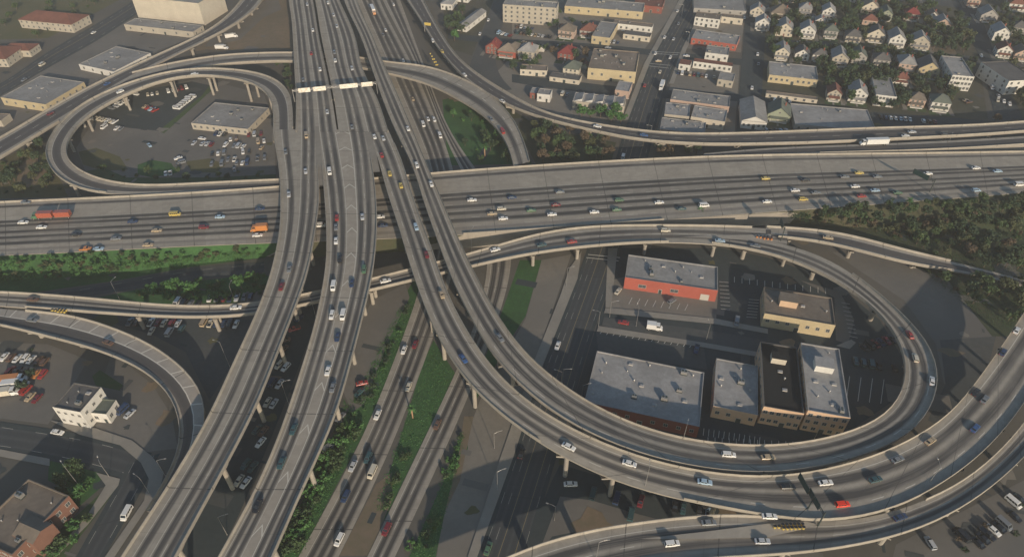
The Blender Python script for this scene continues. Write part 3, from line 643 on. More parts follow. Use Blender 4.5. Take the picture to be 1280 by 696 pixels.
# ================================================================== buildings
def quad_rect(q, h):
    """a true rectangle fitted to the four roof corners (back-left, back-right, front-right, front-left) seen at height h"""
    p = [un(x, y, h) for x, y in q]
    ax = ((p[1]-p[0])+(p[2]-p[3]))/2; ay = ((p[0]-p[3])+(p[1]-p[2]))/2
    c = (p[0]+p[1]+p[2]+p[3])/4
    rz = math.atan2(ax.y, ax.x); rz2 = math.atan2(ay.y, ay.x)-math.pi/2
    d = (rz2-rz+math.pi) % (2*math.pi)-math.pi
    return Vector((c.x, c.y, 0)), ax.length, ay.length, rz+d*.35
def window_mesh(w, h):
    b = MB()
    b.face([(-w/2, .012, -h/2), (w/2, .012, -h/2), (w/2, .012, h/2), (-w/2, .012, h/2)][::-1], 0)
    t = .09
    for x0, x1, z0, z1 in ((-w/2-t, -w/2, -h/2-t, h/2+t), (w/2, w/2+t, -h/2-t, h/2+t), (-w/2, w/2, h/2, h/2+t), (-w/2, w/2, -h/2-t, -h/2), (-.03, .03, -h/2, h/2)):
        b.box(((x0+x1)/2, .03, (z0+z1)/2), (x1-x0, .08, z1-z0), 1)
    return b.mesh('window', [M['pane'], M['frame']], weld=False)
WM = {}
def put_window(root, x, y, z, rz, w, h, name='window'):
    k = (w, h)
    if k not in WM: WM[k] = window_mesh(w, h)
    o = bpy.data.objects.new(name, WM[k]); C.objects.link(o); o.parent = root
    o.location = (x, y, z); o.rotation_euler = (0, 0, rz); return o
def put_door(root, x, y, rz, w=1.1, h=2.2, mat='metal_d'):
    b = MB(); b.box((0, .03, h/2), (w, .1, h), 0); b.box((0, .04, h+.06), (w+.24, .14, .12), 1)
    b.box((-w/2-.06, .04, h/2), (.12, .14, h), 1); b.box((w/2+.06, .04, h/2), (.12, .14, h), 1)
    o = b.build('door', [M[mat], M['frame']], root, local=True); o.location = (x, y, 0); o.rotation_euler = (0, 0, rz)
def hvac(root, x, y, z, s=1.0, rz=0, mat='metal'):
    b = MB(); b.box((0, 0, .15*s), (2.2*s, 1.6*s, .3*s), 1); b.box((0, 0, .85*s), (2*s, 1.4*s, 1.1*s), 0)
    b.tube((-.45*s, 0, 1.4*s), (-.45*s, 0, 1.55*s), .38*s, n=10, mi=1); b.tube((.5*s, 0, 1.4*s), (.5*s, 0, 1.55*s), .38*s, n=10, mi=1)
    o = b.build('rooftop_unit', [M[mat], M['metal_d']], root, local=True); o.location = (x, y, z); o.rotation_euler = (0, 0, rz)
def vent(root, x, y, z, s=1.0):
    b = MB(); b.tube((0, 0, 0), (0, 0, .7*s), .22*s, n=8); b.tube((0, 0, .7*s), (0, 0, .95*s), .36*s, .12*s, n=8)
    o = b.build('roof_vent', [M['metal']], root, local=True); o.location = (x, y, z)
def skylight(root, x, y, z, w=1.6, d=1.2):
    b = MB(); b.box((0, 0, .15), (w, d, .3), 1); b.box((0, 0, .36), (w*.9, d*.9, .12), 0, taper=.75)
    o = b.build('skylight', [M['r_ltgrey'], M['frame']], root, local=True); o.location = (x, y, z)
rb = random.Random(3)
def block(name, label, cat, q, h, wall, roof, front=None, side=None, rooftop=(2, 2, 2), doors=1, parapet=.6, group=None, win=(1.3, 1.5), band=None):
    """a flat-roofed building: walls with a parapet, recessed roof, windows on the front (towards the viewer) and the two sides"""
    c, w, d, rz = quad_rect(q, h)
    root = empty(name, (c.x, c.y, 0), rz); tag(root, label, cat, group)
    X, Y = w/2, d/2; t = .32
    o = [(-X, -Y), (X, -Y), (X, Y), (-X, Y)]; i = [(-X+t, -Y+t), (X-t, -Y+t), (X-t, Y-t), (-X+t, Y-t)]
    b = MB(); zr = h-parapet
    for k in range(4):
        j = (k+1) % 4; a, e = o[k], o[j]; ai, ei = i[k], i[j]
        b.face([(a[0], a[1], -.2), (e[0], e[1], -.2), (e[0], e[1], h), (a[0], a[1], h)])
        b.face([(a[0], a[1], h), (e[0], e[1], h), (ei[0], ei[1], h), (ai[0], ai[1], h)], 1)
        b.face([(ai[0], ai[1], h), (ei[0], ei[1], h), (ei[0], ei[1], zr), (ai[0], ai[1], zr)], 1)
    b.build('wall', [M['w_'+wall], M['r_'+('dark' if roof in ('black', 'dark') else roof)]], root, local=True)
    b = MB(); b.face([(p[0], p[1], zr) for p in i])
    # roofing seams
    b.build('roof', M['r_'+roof], root, local=True)
    if band:
        b = MB(); z0, z1 = band[1]*h, band[2]*h
        for k in range(4):
            j = (k+1) % 4; a, e = Vector(o[k]), Vector(o[j]); dr = (e-a).normalized(); nn = Vector((dr.y, -dr.x))*.06; dr *= .06
            b.face([(a.x+nn.x-dr.x, a.y+nn.y-dr.y, z0), (e.x+nn.x+dr.x, e.y+nn.y+dr.y, z0), (e.x+nn.x+dr.x, e.y+nn.y+dr.y, z1), (a.x+nn.x-dr.x, a.y+nn.y-dr.y, z1)])
            b.face([(a.x+nn.x-dr.x, a.y+nn.y-dr.y, z1), (e.x+nn.x+dr.x, e.y+nn.y+dr.y, z1), (e.x, e.y, z1), (a.x, a.y, z1)])
        b.build('painted_band', M['w_'+band[0]], root, local=True)
    ww, wh = win
    def row(n, rows, L, px, py, ang):
        for r in range(rows):
            fh = (h-parapet)/rows; z = fh*r+fh*.55
            for k in range(n):
                s = -L/2+L*(k+.5)/n
                if doors and r == 0 and ang == math.pi and k == n//2: continue
                put_window(root, px(s), py(s), z, ang, ww, min(wh, fh*.6))
    if front: row(front[0], front[1], w, lambda s: s, lambda s: -Y, math.pi)
    if side:
        row(side[0], side[1], d, lambda s: X, lambda s: s, -math.pi/2)
        row(side[0], side[1], d, lambda s: -X, lambda s: s, math.pi/2)
    if doors:
        n = front[0] if front else 1
        put_door(root, (-w/2+w*(n//2+.5)/n) if front else 0, -Y, math.pi, 1.6 if w > 12 else 1.0)
    nh, nv, ns = rooftop
    pts = []
    def spot():
        for _ in range(40):
            x, y = rb.uniform(-X+2, X-2), rb.uniform(-Y+2, Y-2)
            if all((x-a)**2+(y-e)**2 > 9 for a, e in pts): break
        pts.append((x, y)); return x, y
    if X > 3 and Y > 3:
        for _ in range(nh): x, y = spot(); hvac(root, x, y, zr, rb.choice((.7, .9, 1.1)), rb.choice((0, math.pi/2)))
        for _ in range(nv): x, y = spot(); vent(root, x, y, zr, rb.choice((.8, 1.1)))
        for _ in range(ns): x, y = spot(); skylight(root, x, y, zr)
    return root, w, d
B = block
# --- inside the loop on the right
r, w, d = B('store_building', 'low building with red front wall and grey roof inside the loop', 'building', [(787, 320.5), (898, 331), (896.5, 363), (779.5, 346)], 6.2, 'orange', 'grey', None, None, (3, 4, 2), 0, .5)
for s in (-.3, .05): put_window(r, w*s, -d/2, 2.6, math.pi, 3.0, 1.6)
put_door(r, w*.38, -d/2, math.pi, 3.2, 3.0, 'frame'); put_door(r, -w*.1, -d/2, math.pi, 1.2)
r, w, d = B('office_building', 'pale yellow building with brown roof and a small orange-walled penthouse inside the loop', 'building', [(958, 360), (1041, 371), (1043, 405), (953, 392)], 7, 'yellow', 'brown', (7, 1), (3, 1), (1, 2, 1), 1, .5)
b = MB(); b.box((0, 0, 1.5), (6.5, 5, 3)); b.box((0, 0, 3.06), (6.8, 5.3, .12), 1); o = b.build('penthouse', [M['w_peach'], M['r_brown']], r, local=True); o.location = (-w*.16, d*.05, 6.5)
r, w, d = B('warehouse', 'largest flat bluish-grey roofed warehouse inside the loop with many roof vents', 'building', [(748, 440), (882, 464), (873, 532), (728, 502)], 6, 'redbrick', 'bluegrey', (9, 1), (6, 1), (4, 7, 4), 1, .45)
r, w, d = B('warehouse', 'narrow grey-roofed building with cream front, left of the black-roofed one', 'building', [(897, 448), (949, 457), (946, 518), (890, 507)], 6, 'peach', 'bluegrey', (4, 1), (4, 1), (1, 4, 2), 1, .4)
r, w, d = B('flat_building', 'brick-fronted building with a black roof between two grey roofed ones', 'building', [(957, 429), (1003, 434), (998, 514), (948, 507)], 9, 'peach', 'black', (6, 2), (7, 2), (0, 1, 2), 1, .7)
b = MB(); b.box((0, 0, 1.3), (5, 3.4, 2.6)); b.box((0, 0, 2.66), (5.3, 3.7, .12), 1); o = b.build('penthouse', [M['w_cream'], M['r_black']], r, local=True); o.location = (-w*.05, d*.25, 8.3)
r, w, d = B('flat_building', 'three-storey pale building with light grey roof, rightmost inside the loop', 'building', [(1005, 429), (1056, 436.5), (1055.5, 519), (1006, 513)], 10.5, 'peach', 'bluegrey', (5, 3), (8, 3), (1, 3, 3), 1, .6)
b = MB(); b.box((0, 0, 1.4), (6, 4.5, 2.8)); b.box((0, 0, 2.86), (6.3, 4.8, .12), 1); o = b.build('penthouse', [M['w_white'], M['r_ltgrey']], r, local=True); o.location = (0, d*.17, 9.9)
# --- left
r, w, d = B('house_block', 'white cubic building with grey roof beside the curved hatched ramp', 'building', [(96, 478.5), (124, 483), (103, 515), (61, 508)], 9, 'white', 'dark', (4, 2), (3, 2), (1, 2, 1), 1, .5, win=(1.0, 1.1))
B('annex_building', 'small white annex with grey roof right of the white cubic building', 'building', [(122, 497), (143, 500), (133, 519), (117, 514)], 5, 'white', 'green', (2, 1), (2, 1), (0, 1, 0), 1, .4)
r, w, d = B('brick_building', 'brown-roofed brick building in the bottom left corner', 'building', [(38, 603), (91, 618), (14, 690), (-45, 668)], 7.5, 'brick', 'brown', (6, 2), (6, 2), (2, 3, 1), 1, .7)
b = MB(); b.prism([(-3.4, -4), (3.4, -4), (3.4, 4), (-3.4, 4)], 0, 7.2, 0, 1); b.face([(-3.4, -4, 7.2), (3.4, -4, 7.2), (0, -4, 8.6)]); b.face([(3.4, 4, 7.2), (-3.4, 4, 7.2), (0, 4, 8.6)])
b.face([(3.4, -4, 7.2), (3.4, 4, 7.2), (0, 4, 8.6), (0, -4, 8.6)], 1); b.face([(-3.4, 4, 7.2), (-3.4, -4, 7.2), (0, -4, 8.6), (0, 4, 8.6)], 1)
o = b.build('entrance_gable', [M['w_brick'], M['r_brown']], r, local=True); o.location = (w/2-1.5, -d*.1, 0); o.rotation_euler = (0, 0, math.pi/2)
B('low_building', 'low angular building with a pale roof inside the upper left loop ramp', 'building', [(268, 127.5), (338, 135.5), (308, 160), (238, 155)], 4, 'tan', 'grey', (9, 1), (4, 1), (4, 4, 2), 1, .4)
B('tall_block', 'tall plain cream block at the top left edge of the photo', 'building', [(196, -21), (279, -13), (247, 4), (163, -4)], 16, 'cream', 'grey', None, None, (2, 2, 0), 0, .6)
B('low_building', 'low annex with cream and brick front at the foot of the tall cream block', 'building', [(170, 22.5), (251, 32), (241, 42), (157, 29)], 4.5, 'tan', 'grey', (6, 1), (2, 1), (2, 3, 1), 1, .4)
B('warehouse', 'grey-roofed warehouse beside the diagonal ramp, left of its middle', 'building', [(147, 60), (193, 66), (141, 88), (92, 80)], 4, 'white', 'grey', (4, 1), (5, 1), (2, 4, 3), 1, .4)
B('warehouse', 'yellow-fronted warehouse with ribbed grey roof near the left edge', 'building', [(48, 95), (110, 102.5), (53, 130), (2, 122)], 5, 'yellow', 'grey', (5, 1), (6, 1), (0, 5, 4), 1, .4)
B('shed', 'tan shed cut by the left edge below the diagonal street', 'building', [(-20, 140), (8, 143), (2, 152), (-28, 148)], 4, 'tan', 'tan', (2, 1), None, (0, 1, 0), 1, .3)
# --- upper middle
B('apartment_block', 'four-storey cream apartment block at the top, left of the long low warehouse', 'building', [(633, -2), (698, 3), (696, 10), (628, 6)], 13, 'tan', 'grey', (9, 4), (3, 4), (2, 4, 0), 1, .6)
B('warehouse', 'long cream warehouse with grey roof at the top beside the wide street', 'building', [(711, -4), (806, 4.5), (804, 15), (706, 8)], 5.5, 'yellow', 'grey', (8, 1), None, (2, 4, 3), 1, .4)
B('brick_building', 'red brick building at the top edge on the left of the wide street', 'building', [(795, -4), (833, 0), (826, 9), (793, 6)], 5, 'redbrick', 'tile', (4, 1), (2, 1), (1, 2, 0), 1, .4)
B('shop_building', 'cream house-like shop with grey roof below the long cream warehouse', 'building', [(749, 26), (772, 29), (763, 48), (742, 45)], 5.5, 'yellow', 'grey', (3, 1), (4, 1), (1, 1, 0), 1, .4)
B('shop_building', 'low white strip building with pale roof beside the wide street', 'building', [(768, 24), (817, 30), (815, 34.5), (767, 29)], 5, 'white', 'tan', (7, 1), None, (1, 1, 0), 1, .3)
B('shop_building', 'tiny white flat building in the courtyard below the white strip building', 'building', [(781, 37), (815, 42), (812, 46.5), (780, 43)], 3.6, 'cream', 'dark', (4, 1), None, (0, 1, 0), 1, .3)
B('warehouse', 'large tan-roofed building with plain yellowish front in the block left of the wide street', 'building', [(745, 62), (803, 64), (791, 90), (732, 84.5)], 7.5, 'yellow', 'tan', (5, 1), (4, 1), (5, 5, 2), 1, .5)
B('garage', 'low cream garage with a tan roof left of the large tan-roofed building', 'building', [(653, 79), (680, 83), (688, 89.5), (650, 86)], 4, 'cream', 'tan', (4, 1), None, (0, 1, 0), 1, .3)
B('garage', 'flat dark-roofed yard building between the low garage and the large tan-roofed building', 'building', [(690, 89), (727, 95), (724, 101), (688, 96)], 3, 'cream', 'dark', (3, 1), None, (0, 1, 0), 1, .3)
B('shop_building', 'small white cube with pale roof near the sweeping ramp', 'building', [(674, 110), (690, 112), (688, 119), (672, 117)], 5, 'white', 'grey', (2, 1), (2, 1), (0, 1, 0), 1, .4)
B('shop_building', 'small red-fronted shed left of the small white cube', 'building', [(665, 109), (673, 110), (671, 117), (663, 116)], 3.6, 'redbrick', 'bluegrey', (1, 1), None, (0, 1, 0), 1, .3)
r, w, d = B('workshop', 'workshop with sawtooth skylight roof just above the sweeping ramp', 'building', [(720, 115), (783, 122), (780, 132), (715, 127)], 5, 'tan', 'bluegrey', (6, 1), (2, 1), (0, 2, 0), 1, .4)
for k in range(5):
    b = MB(); s = w/5*.8; b.face([(-s/2, -d*.4, 0), (s/2, -d*.4, 0), (s/2, d*.4, 0), (-s/2, d*.4, 0)][::-1]); b.face([(-s/2, -d*.4, 0), (s/2, -d*.4, 1.6), (s/2, d*.4, 1.6), (-s/2, d*.4, 0)]); b.face([(s/2, -d*.4, 0), (s/2, d*.4, 0), (s/2, d*.4, 1.6), (s/2, -d*.4, 1.6)], 1)
    b.face([(-s/2, -d*.4, 0), (s/2, -d*.4, 0), (s/2, -d*.4, 1.6)], 1); b.face([(s/2, d*.4, 0), (-s/2, d*.4, 0), (s/2, d*.4, 1.6)], 1)
    o = b.build('sawtooth_skylight', [M['r_bluegrey'], M['w_white']], r, local=True); o.location = (-w/2+w*(k+.5)/5, 0, 4.64)
B('shop_building', 'lower wing in front of the sawtooth-roofed workshop', 'building', [(761, 129), (780, 132), (777, 139), (759, 137)], 4, 'cream', 'grey', (2, 1), None, (0, 1, 0), 1, .3)
B('shop_building', 'small pinkish building on the corner right of the sawtooth workshop', 'building', [(773, 101), (791, 103), (786, 115), (770, 112)], 5, 'pink', 'ltgrey', (2, 1), (2, 1), (0, 1, 0), 1, .3)
# --- right of the wide street
B('shop_building', 'grey-roofed low building at the top edge, right of the wide street', 'building', [(868, -4), (932, -1), (930, 13), (866, 11)], 4, 'grey', 'grey', (5, 1), None, (1, 3, 1), 1, .3)
B('shop_building', 'cream two-storey building with brown roof right of the wide street', 'building', [(872, 15), (902, 18), (900, 25), (868, 21)], 6.5, 'white', 'brown', (5, 2), (2, 2), (0, 2, 0), 1, .3)
B('shop_building', 'plain pale wing right of the brown-roofed cream building', 'building', [(903, 17), (930, 20), (929, 24), (902, 21)], 4.5, 'cream', 'brown', (3, 1), None, (0, 1, 0), 1, .3)
B('brick_building', 'long grey-roofed building with orange brick front right of the wide street', 'building', [(876, 38), (925, 44), (922, 55), (858, 48)], 4.5, 'orange', 'bluegrey', (8, 1), (3, 1), (2, 3, 2), 1, .4)
B('shop_building', 'stepped grey-roofed building behind the dark red-roofed white shops', 'building', [(884, 56), (912, 60), (911, 69), (882, 66)], 5, 'white', 'grey', (4, 1), (2, 1), (1, 2, 0), 1, .4)
B('shop_building', 'white shop row with dark red roof, right of the wide street', 'building', [(868, 73), (917, 79), (915, 83), (867, 77)], 4.5, 'white', 'tile', (8, 1), None, (0, 2, 0), 1, .2)
B('shop_building', 'small white cube with red roof at the left end of the white shop row', 'building', [(851, 74), (865, 76), (863, 82), (849, 80)], 4, 'white', 'tile', (2, 1), None, (0, 0, 0), 1, .2)
B('shop_building', 'small grey-roofed house in the dark yard below the white shop row', 'building', [(900, 89), (919, 92), (917, 102), (898, 99)], 4.5, 'tan', 'grey', (3, 1), (2, 1), (0, 1, 0), 1, .3)
B('warehouse', 'northern one of three joined grey-roofed sheds right of the wide street', 'building', [(843, 112), (916, 120), (909, 131), (836, 126)], 5, 'pink', 'grey', (5, 1), (2, 1), (2, 4, 2), 1, .4)
B('warehouse', 'eastern one of three joined grey-roofed sheds, set back from the wide street', 'building', [(868, 131), (910, 138), (906, 152), (864, 146)], 5.4, 'cream', 'bluegrey', (5, 1), (2, 1), (1, 3, 2), 1, .4)
B('warehouse', 'southern one of three joined grey-roofed sheds, nearest the sweeping ramp', 'building', [(829, 146), (884, 154), (880, 166), (823, 163)], 5, 'pink', 'grey', (5, 1), (2, 1), (1, 4, 3), 1, .4)
B('warehouse', 'western one of the grey-roofed sheds, right at the kerb of the wide street', 'building', [(834, 128), (864, 131), (861, 145), (829, 143)], 4.6, 'tan', 'ltgrey', (3, 1), (2, 1), (1, 2, 1), 1, .4)
B('warehouse', 'long grey-roofed hall with cream front at the edge of the house rows', 'building', [(963, 77), (1021, 83), (1022, 99.5), (960, 94)], 5, 'yellow', 'bluegrey', (9, 1), (3, 1), (1, 4, 2), 1, .4)
B('warehouse', 'largest plain grey flat roof between the house rows and the right-hand ramp', 'building', [(993, 128.5), (1089, 139), (1089, 158), (990, 160)], 4, 'grey', 'bluegrey', (9, 1), (3, 1), (1, 4, 1), 1, .4)
B('apartment_block', 'three-storey white apartment house with grey roof beside the sloping side street', 'building', [(1182, 70), (1206, 72), (1214, 95), (1186, 94)], 9.5, 'white', 'bluegrey', (6, 3), (5, 3), (1, 2, 0), 1, .5)
B('apartment_block', 'white two-storey apartment house with grey roof right of the peaked white house', 'building', [(1093, 95), (1114, 97), (1121, 121), (1092, 118)], 7, 'white', 'grey', (6, 2), (4, 2), (0, 2, 0), 1, .4)
B('apartment_block', 'dark-roofed tall house with pale front at the right edge of the photo', 'building', [(1243, 80), (1268, 75), (1282, 97), (1251, 103)], 9, 'white', 'dark', (4, 3), (4, 3), (0, 2, 0), 1, .4)
B('apartment_block', 'pale house wing cut by the right edge behind the dark-roofed tall house', 'building', [(1274, 88), (1296, 86), (1305, 104), (1282, 108)], 7, 'white', 'dark', (3, 2), (3, 2), (0, 1, 0), 1, .4)
B('garage', 'long low garage at the foot of the hall with the cream front', 'building', [(958, 113), (1022, 121), (1022, 125), (958, 117)], 2.6, 'cream', 'tan', (6, 1), None, (0, 0, 0), 0, .2)
# --- houses with pitched roofs
rh = random.Random(11)
def house(px, py, wall, roof, label, w=8, d=10, h=5.2, style='gable', rz=None, porch=True, cat='house', group='houses in the rows at the upper right', storeys=2):
    c = un(px, py, 0); rz = (YAW if rz is None else rz); f = Vector((-math.sin(rz), math.cos(rz), 0)); c = c+f*d/2
    root = empty('house', (c.x, c.y, 0), rz); tag(root, label, cat, group)
    X, Y = w/2, d/2; b = MB()
    b.prism([(-X, -Y), (X, -Y), (X, Y), (-X, Y)], -.2, h)
    rr = w*.36; e = .45
    if style == 'gable':
        b.face([(-X, -Y, h), (X, -Y, h), (0, -Y, h+rr)]); b.face([(X, Y, h), (-X, Y, h), (0, Y, h+rr)])
    b.build('wall', M['w_'+wall], root, local=True)
    b = MB(); sl = rr/X
    if style == 'gable':
        for s in (1, -1):
            t = .14
            q = [(s*(X+e), -Y-e, h-e*sl+t), (s*(X+e), Y+e, h-e*sl+t), (0, Y+e, h+rr+t), (0, -Y-e, h+rr+t)]
            b.face(q if s > 0 else q[::-1])
            u = [(p[0], p[1], p[2]-.13) for p in q]; b.face(u[::-1] if s > 0 else u)
            for k in (0, 1, 3):
                j = (k+1) % 4; ff = [q[k], u[k], u[j], q[j]]; b.face(ff if s > 0 else ff[::-1])
    elif style == 'hip':
        x, y = X+e, Y+e; z = h+.02; m = max(0, y-x)
        r0, r1 = (0, -m, h+rr), (0, m, h+rr)
        p = [(-x, -y, z), (x, -y, z), (x, y, z), (-x, y, z)]
        b.face([p[0], p[1], r0]); b.face([p[1], p[2], r1, r0]); b.face([p[2], p[3], r1]); b.face([p[3], p[0], r0, r1]); b.face(p[::-1])
    rf = b.build('roof', M['r_'+roof], root, local=True)
    if rh.random() < .6:
        b = MB(); b.box((0, 0, 0), (.7, .7, 2.0)); b.box((0, 0, 1.05), (.9, .9, .14))
        o = b.build('chimney', M['w_redbrick'], rf, local=True); o.location = (X*.45, Y*rh.uniform(-.4, .5), h+rr*.75)
    fh = h/storeys
    for r_ in range(storeys):
        for k in (-.55, 0, .55):
            if k == 0 and r_ == 0: continue
            put_window(root, X*k, -Y, fh*r_+fh*.56, math.pi, 1.1, 1.4)
        for k in (-.4, .3):
            put_window(root, X, Y*k, fh*r_+fh*.56, -math.pi/2, 1.0, 1.3)
            put_window(root, -X, Y*k, fh*r_+fh*.56, math.pi/2, 1.0, 1.3)
    if style == 'gable': put_window(root, 0, -Y, h+rr*.32, math.pi, .9, 1.0)
    put_door(root, 0, -Y, math.pi, 1.0, 2.1, rh.choice(('metal_d', 'frame', 'w_brick')))
    if porch:
        b = MB(); pw = X*1.5; pd = 2.0
        b.box((0, -Y-pd/2-.06, .25), (pw, pd, .5)); 
        for s in (-1, 1): b.box((s*(pw/2-.15), -Y-pd+.12, 1.5), (.18, .18, 2.0))
        b.face([(-pw/2-.2, -Y-pd-.25, 2.5), (pw/2+.2, -Y-pd-.25, 2.5), (pw/2+.2, -Y-.06, 3.1), (-pw/2-.2, -Y-.06, 3.1)], 1)
        b.face([(-pw/2-.2, -Y-pd-.25, 2.4), (pw/2+.2, -Y-pd-.25, 2.4), (pw/2+.2, -Y-.06, 3.0), (-pw/2-.2, -Y-.06, 3.0)][::-1], 1)
        b.face([(-pw/2-.2, -Y-pd-.25, 2.4), (pw/2+.2, -Y-pd-.25, 2.4), (pw/2+.2, -Y-pd-.25, 2.5), (-pw/2-.2, -Y-pd-.25, 2.5)], 1)
        b.build('porch', [M['w_white'], M['r_'+roof]], root, local=True)
    return root
RW = ('in the front row just above the right-hand ramp', 'in the second row from the ramp', 'in the third row from the ramp', 'in the row along the upper lane', 'in the top row at the edge of the photo')
HS = []   # (row, px, py, wall, roof, w, d, h, style)
for a in [(0, 1041, 126, 'tan', 'tile', 7, 9, 4.5, 'gable'), (0, 1070, 128, 'white', 'grey', 9, 11, 5.5, 'gable'), (0, 1144, 134, 'pink', 'brown', 8, 8, 4.5, 'hip'), (0, 1173, 139, 'white', 'green', 9, 9, 5.2, 'hip'), (0, 972, 152, 'green', 'green', 11, 12, 4, 'gable'),
          (0, 1125, 106, 'white', 'tile', 8, 7, 3.6, 'hip'), (1, 976, 75, 'cream', 'grey', 8, 11, 5.2, 'gable'), (1, 1001, 76, 'white', 'dark', 8, 8, 4.4, 'gable'), (1, 1023, 77, 'white', 'dark', 8, 7, 4.2, 'hip'), (1, 1048, 83, 'tan', 'grey', 9, 12, 5.2, 'gable'),
          (1, 1072, 80, 'grey', 'green', 8, 10, 5, 'gable'), (1, 1100, 84, 'grey', 'dark', 9, 9, 4.6, 'hip'), (1, 1131, 92, 'pink', 'grey', 9, 12, 6, 'hip'), (1, 1158, 98, 'yellow', 'dark', 11, 12, 6, 'gable'),
          (2, 979, 46, 'cream', 'grey', 10, 12, 5.4, 'gable'), (2, 1008, 48, 'white', 'bluegrey', 9, 11, 5.4, 'gable'), (2, 1037, 48, 'grey', 'green', 8, 10, 5, 'hip'), (2, 1065, 54, 'tan', 'dark', 9, 9, 4.5, 'hip'), (2, 1093, 53, 'cream', 'dark', 11, 9, 5, 'gable'),
          (2, 1119, 60, 'white', 'grey', 9, 12, 6, 'gable'), (2, 1148, 62, 'tan', 'grey', 11, 10, 5, 'gable'), (2, 1024, 32, 'white', 'ltgrey', 6, 6, 3.2, 'gable'),
          (3, 1034, 24, 'white', 'ltgrey', 8, 10, 5.5, 'gable'), (3, 1005, 20, 'grey', 'grey', 8, 10, 5, 'hip'), (3, 1086, 18, 'cream', 'tan', 11, 9, 5, 'gable'), (3, 1106, 26, 'green', 'green', 7, 11, 5, 'gable'), (3, 1138, 26, 'tan', 'red', 9, 9, 4.6, 'hip'), (3, 1164, 27, 'white', 'brown', 7, 7, 4, 'gable'), (3, 1176, 39, 'pink', 'grey', 9, 10, 5, 'gable'), (3, 1086, 32, 'pink', 'tile', 9, 7, 3.6, 'hip'), (3, 975, 24, 'tan', 'brown', 13, 10, 4, 'hip'),
          (4, 1140, 1, 'cream', 'grey', 8, 8, 5, 'hip'), (4, 985, 4, 'tan', 'brown', 9, 9, 4.5, 'hip'), (4, 1060, 3, 'white', 'grey', 9, 9, 5, 'gable'), (4, 1105, 1, 'pink', 'grey', 9, 9, 5, 'gable'), (4, 1215, 9, 'pink', 'tile', 8, 9, 5, 'gable'), (4, 1030, 1, 'grey', 'grey', 8, 9, 5, 'gable'),
          (5, 1234, 28, 'grey', 'grey', 10, 11, 5, 'gable'), (5, 1249, 52, 'white', 'ltgrey', 9, 11, 6, 'gable'), (5, 1253, 72, 'white', 'tile', 8, 8, 5, 'gable'), (5, 1270, 14, 'white', 'tile', 11, 9, 5, 'hip'), (5, 1275, 76, 'pink', 'brown', 8, 9, 4.5, 'gable'), (5, 1272, 44, 'grey', 'dark', 9, 9, 5, 'hip'), (5, 1292, 40, 'cream', 'grey', 9, 9, 5, 'gable'),
          (6, 657, 74, 'tan', 'bluegrey', 10, 11, 5, 'hip'), (6, 706, 76, 'redbrick', 'red', 9, 11, 4.5, 'hip'), (6, 713, 95, 'cream', 'green', 9, 10, 4.5, 'hip'), (6, 707, 48, 'pink', 'brown', 10, 9, 5, 'hip'), (6, 734, 47, 'grey', 'tile', 10, 10, 4.5, 'hip'), (6, 641, 70, 'tan', 'brown', 8, 9, 4.5, 'hip'), (6, 615, 68, 'redbrick', 'red', 8, 8, 5, 'gable'), (6, 633, 72, 'orange', 'tan', 11, 8, 4, 'hip'),
          (6, 945, 22, 'cream', 'grey', 9, 9, 4.5, 'gable'), (6, 952, 38, 'white', 'bluegrey', 9, 9, 5, 'gable')]:
    HS.append(a)
COL = dict(bluegrey='blue-grey', ltgrey='pale grey', tile='rusty red', green='greenish grey', dark='dark')
RP = {0: 'in the row nearest the ramp', 1: 'in the second row above the ramp', 2: 'in the row above the lane', 3: 'in the fourth row from the ramp', 4: 'at the top edge',
      5: 'right of the sloping street', 6: 'left of the house rows'}
from collections import Counter
def uniq(labels, pos):
    """labels that would repeat get told apart by their order from the left"""
    n = Counter(labels); W = ['leftmost', 'second from left', 'third from left', 'fourth from left', 'fifth from left', 'sixth from left', 'seventh from left', 'eighth from left', 'ninth from left', 'tenth from left']
    out = list(labels)
    for l in n:
        ix = sorted([i for i in range(len(labels)) if labels[i] == l], key=lambda i: pos[i])
        if len(ix) > 1:
            for k, i in enumerate(ix): out[i] = l+', '+(W[k] if k < len(W) else 'number %d from left' % (k+1))
    return out
labs = ['%s %s house with %s %s roof %s' % ('small' if h[5]*h[6] < 64 else 'broad' if h[5] > 10 else 'plain', {'redbrick': 'brick-red'}.get(h[3], h[3]), COL.get(h[4], h[4]), 'hipped' if h[8] == 'hip' else 'gabled', RP[h[0]]) for h in HS]
labs = uniq(labs, [h[1] for h in HS])
def ground_rect(name, root, x, y, w, d, z, mat):
    b = MB(); b.face([(x-w/2, y-d/2, z), (x+w/2, y-d/2, z), (x+w/2, y+d/2, z), (x-w/2, y+d/2, z)])
    for i, p in enumerate(b.v):
        v = root.matrix_basis @ Vector(p); b.v[i] = (v.x, v.y, z)
    b.build(name, M[mat])['kind'] = 'structure'
LOTN = 0
def yard(root, w, d):
    global LOTN; LOTN += 1; z = .05+.0011*LOTN
    s = rh.choice((-1, 1))
    ground_rect('front_lawn', root, 0, -d/2-3.2, w+1.5, 5.0, z, rh.choice(('grass', 'grass', 'grass_d', 'yard')))
    ground_rect('driveway', root, s*(w/2+1.6), -1.0, 2.5, d+7, z+.06, rh.choice(('walk', 'lot', 'lot_t')))
    ground_rect('garden_path', root, 0, -d/2-4.2, 1.1, 4.0, z+.12, 'walk')
    HC.append(root.matrix_basis.translation.copy())
    if rh.random() < .6:
        GAR.append((root.matrix_basis @ Vector((s*(w/2+1.2), d/2+4.5, 0)), root.rotation_euler.z))
GAR = []; HC = []
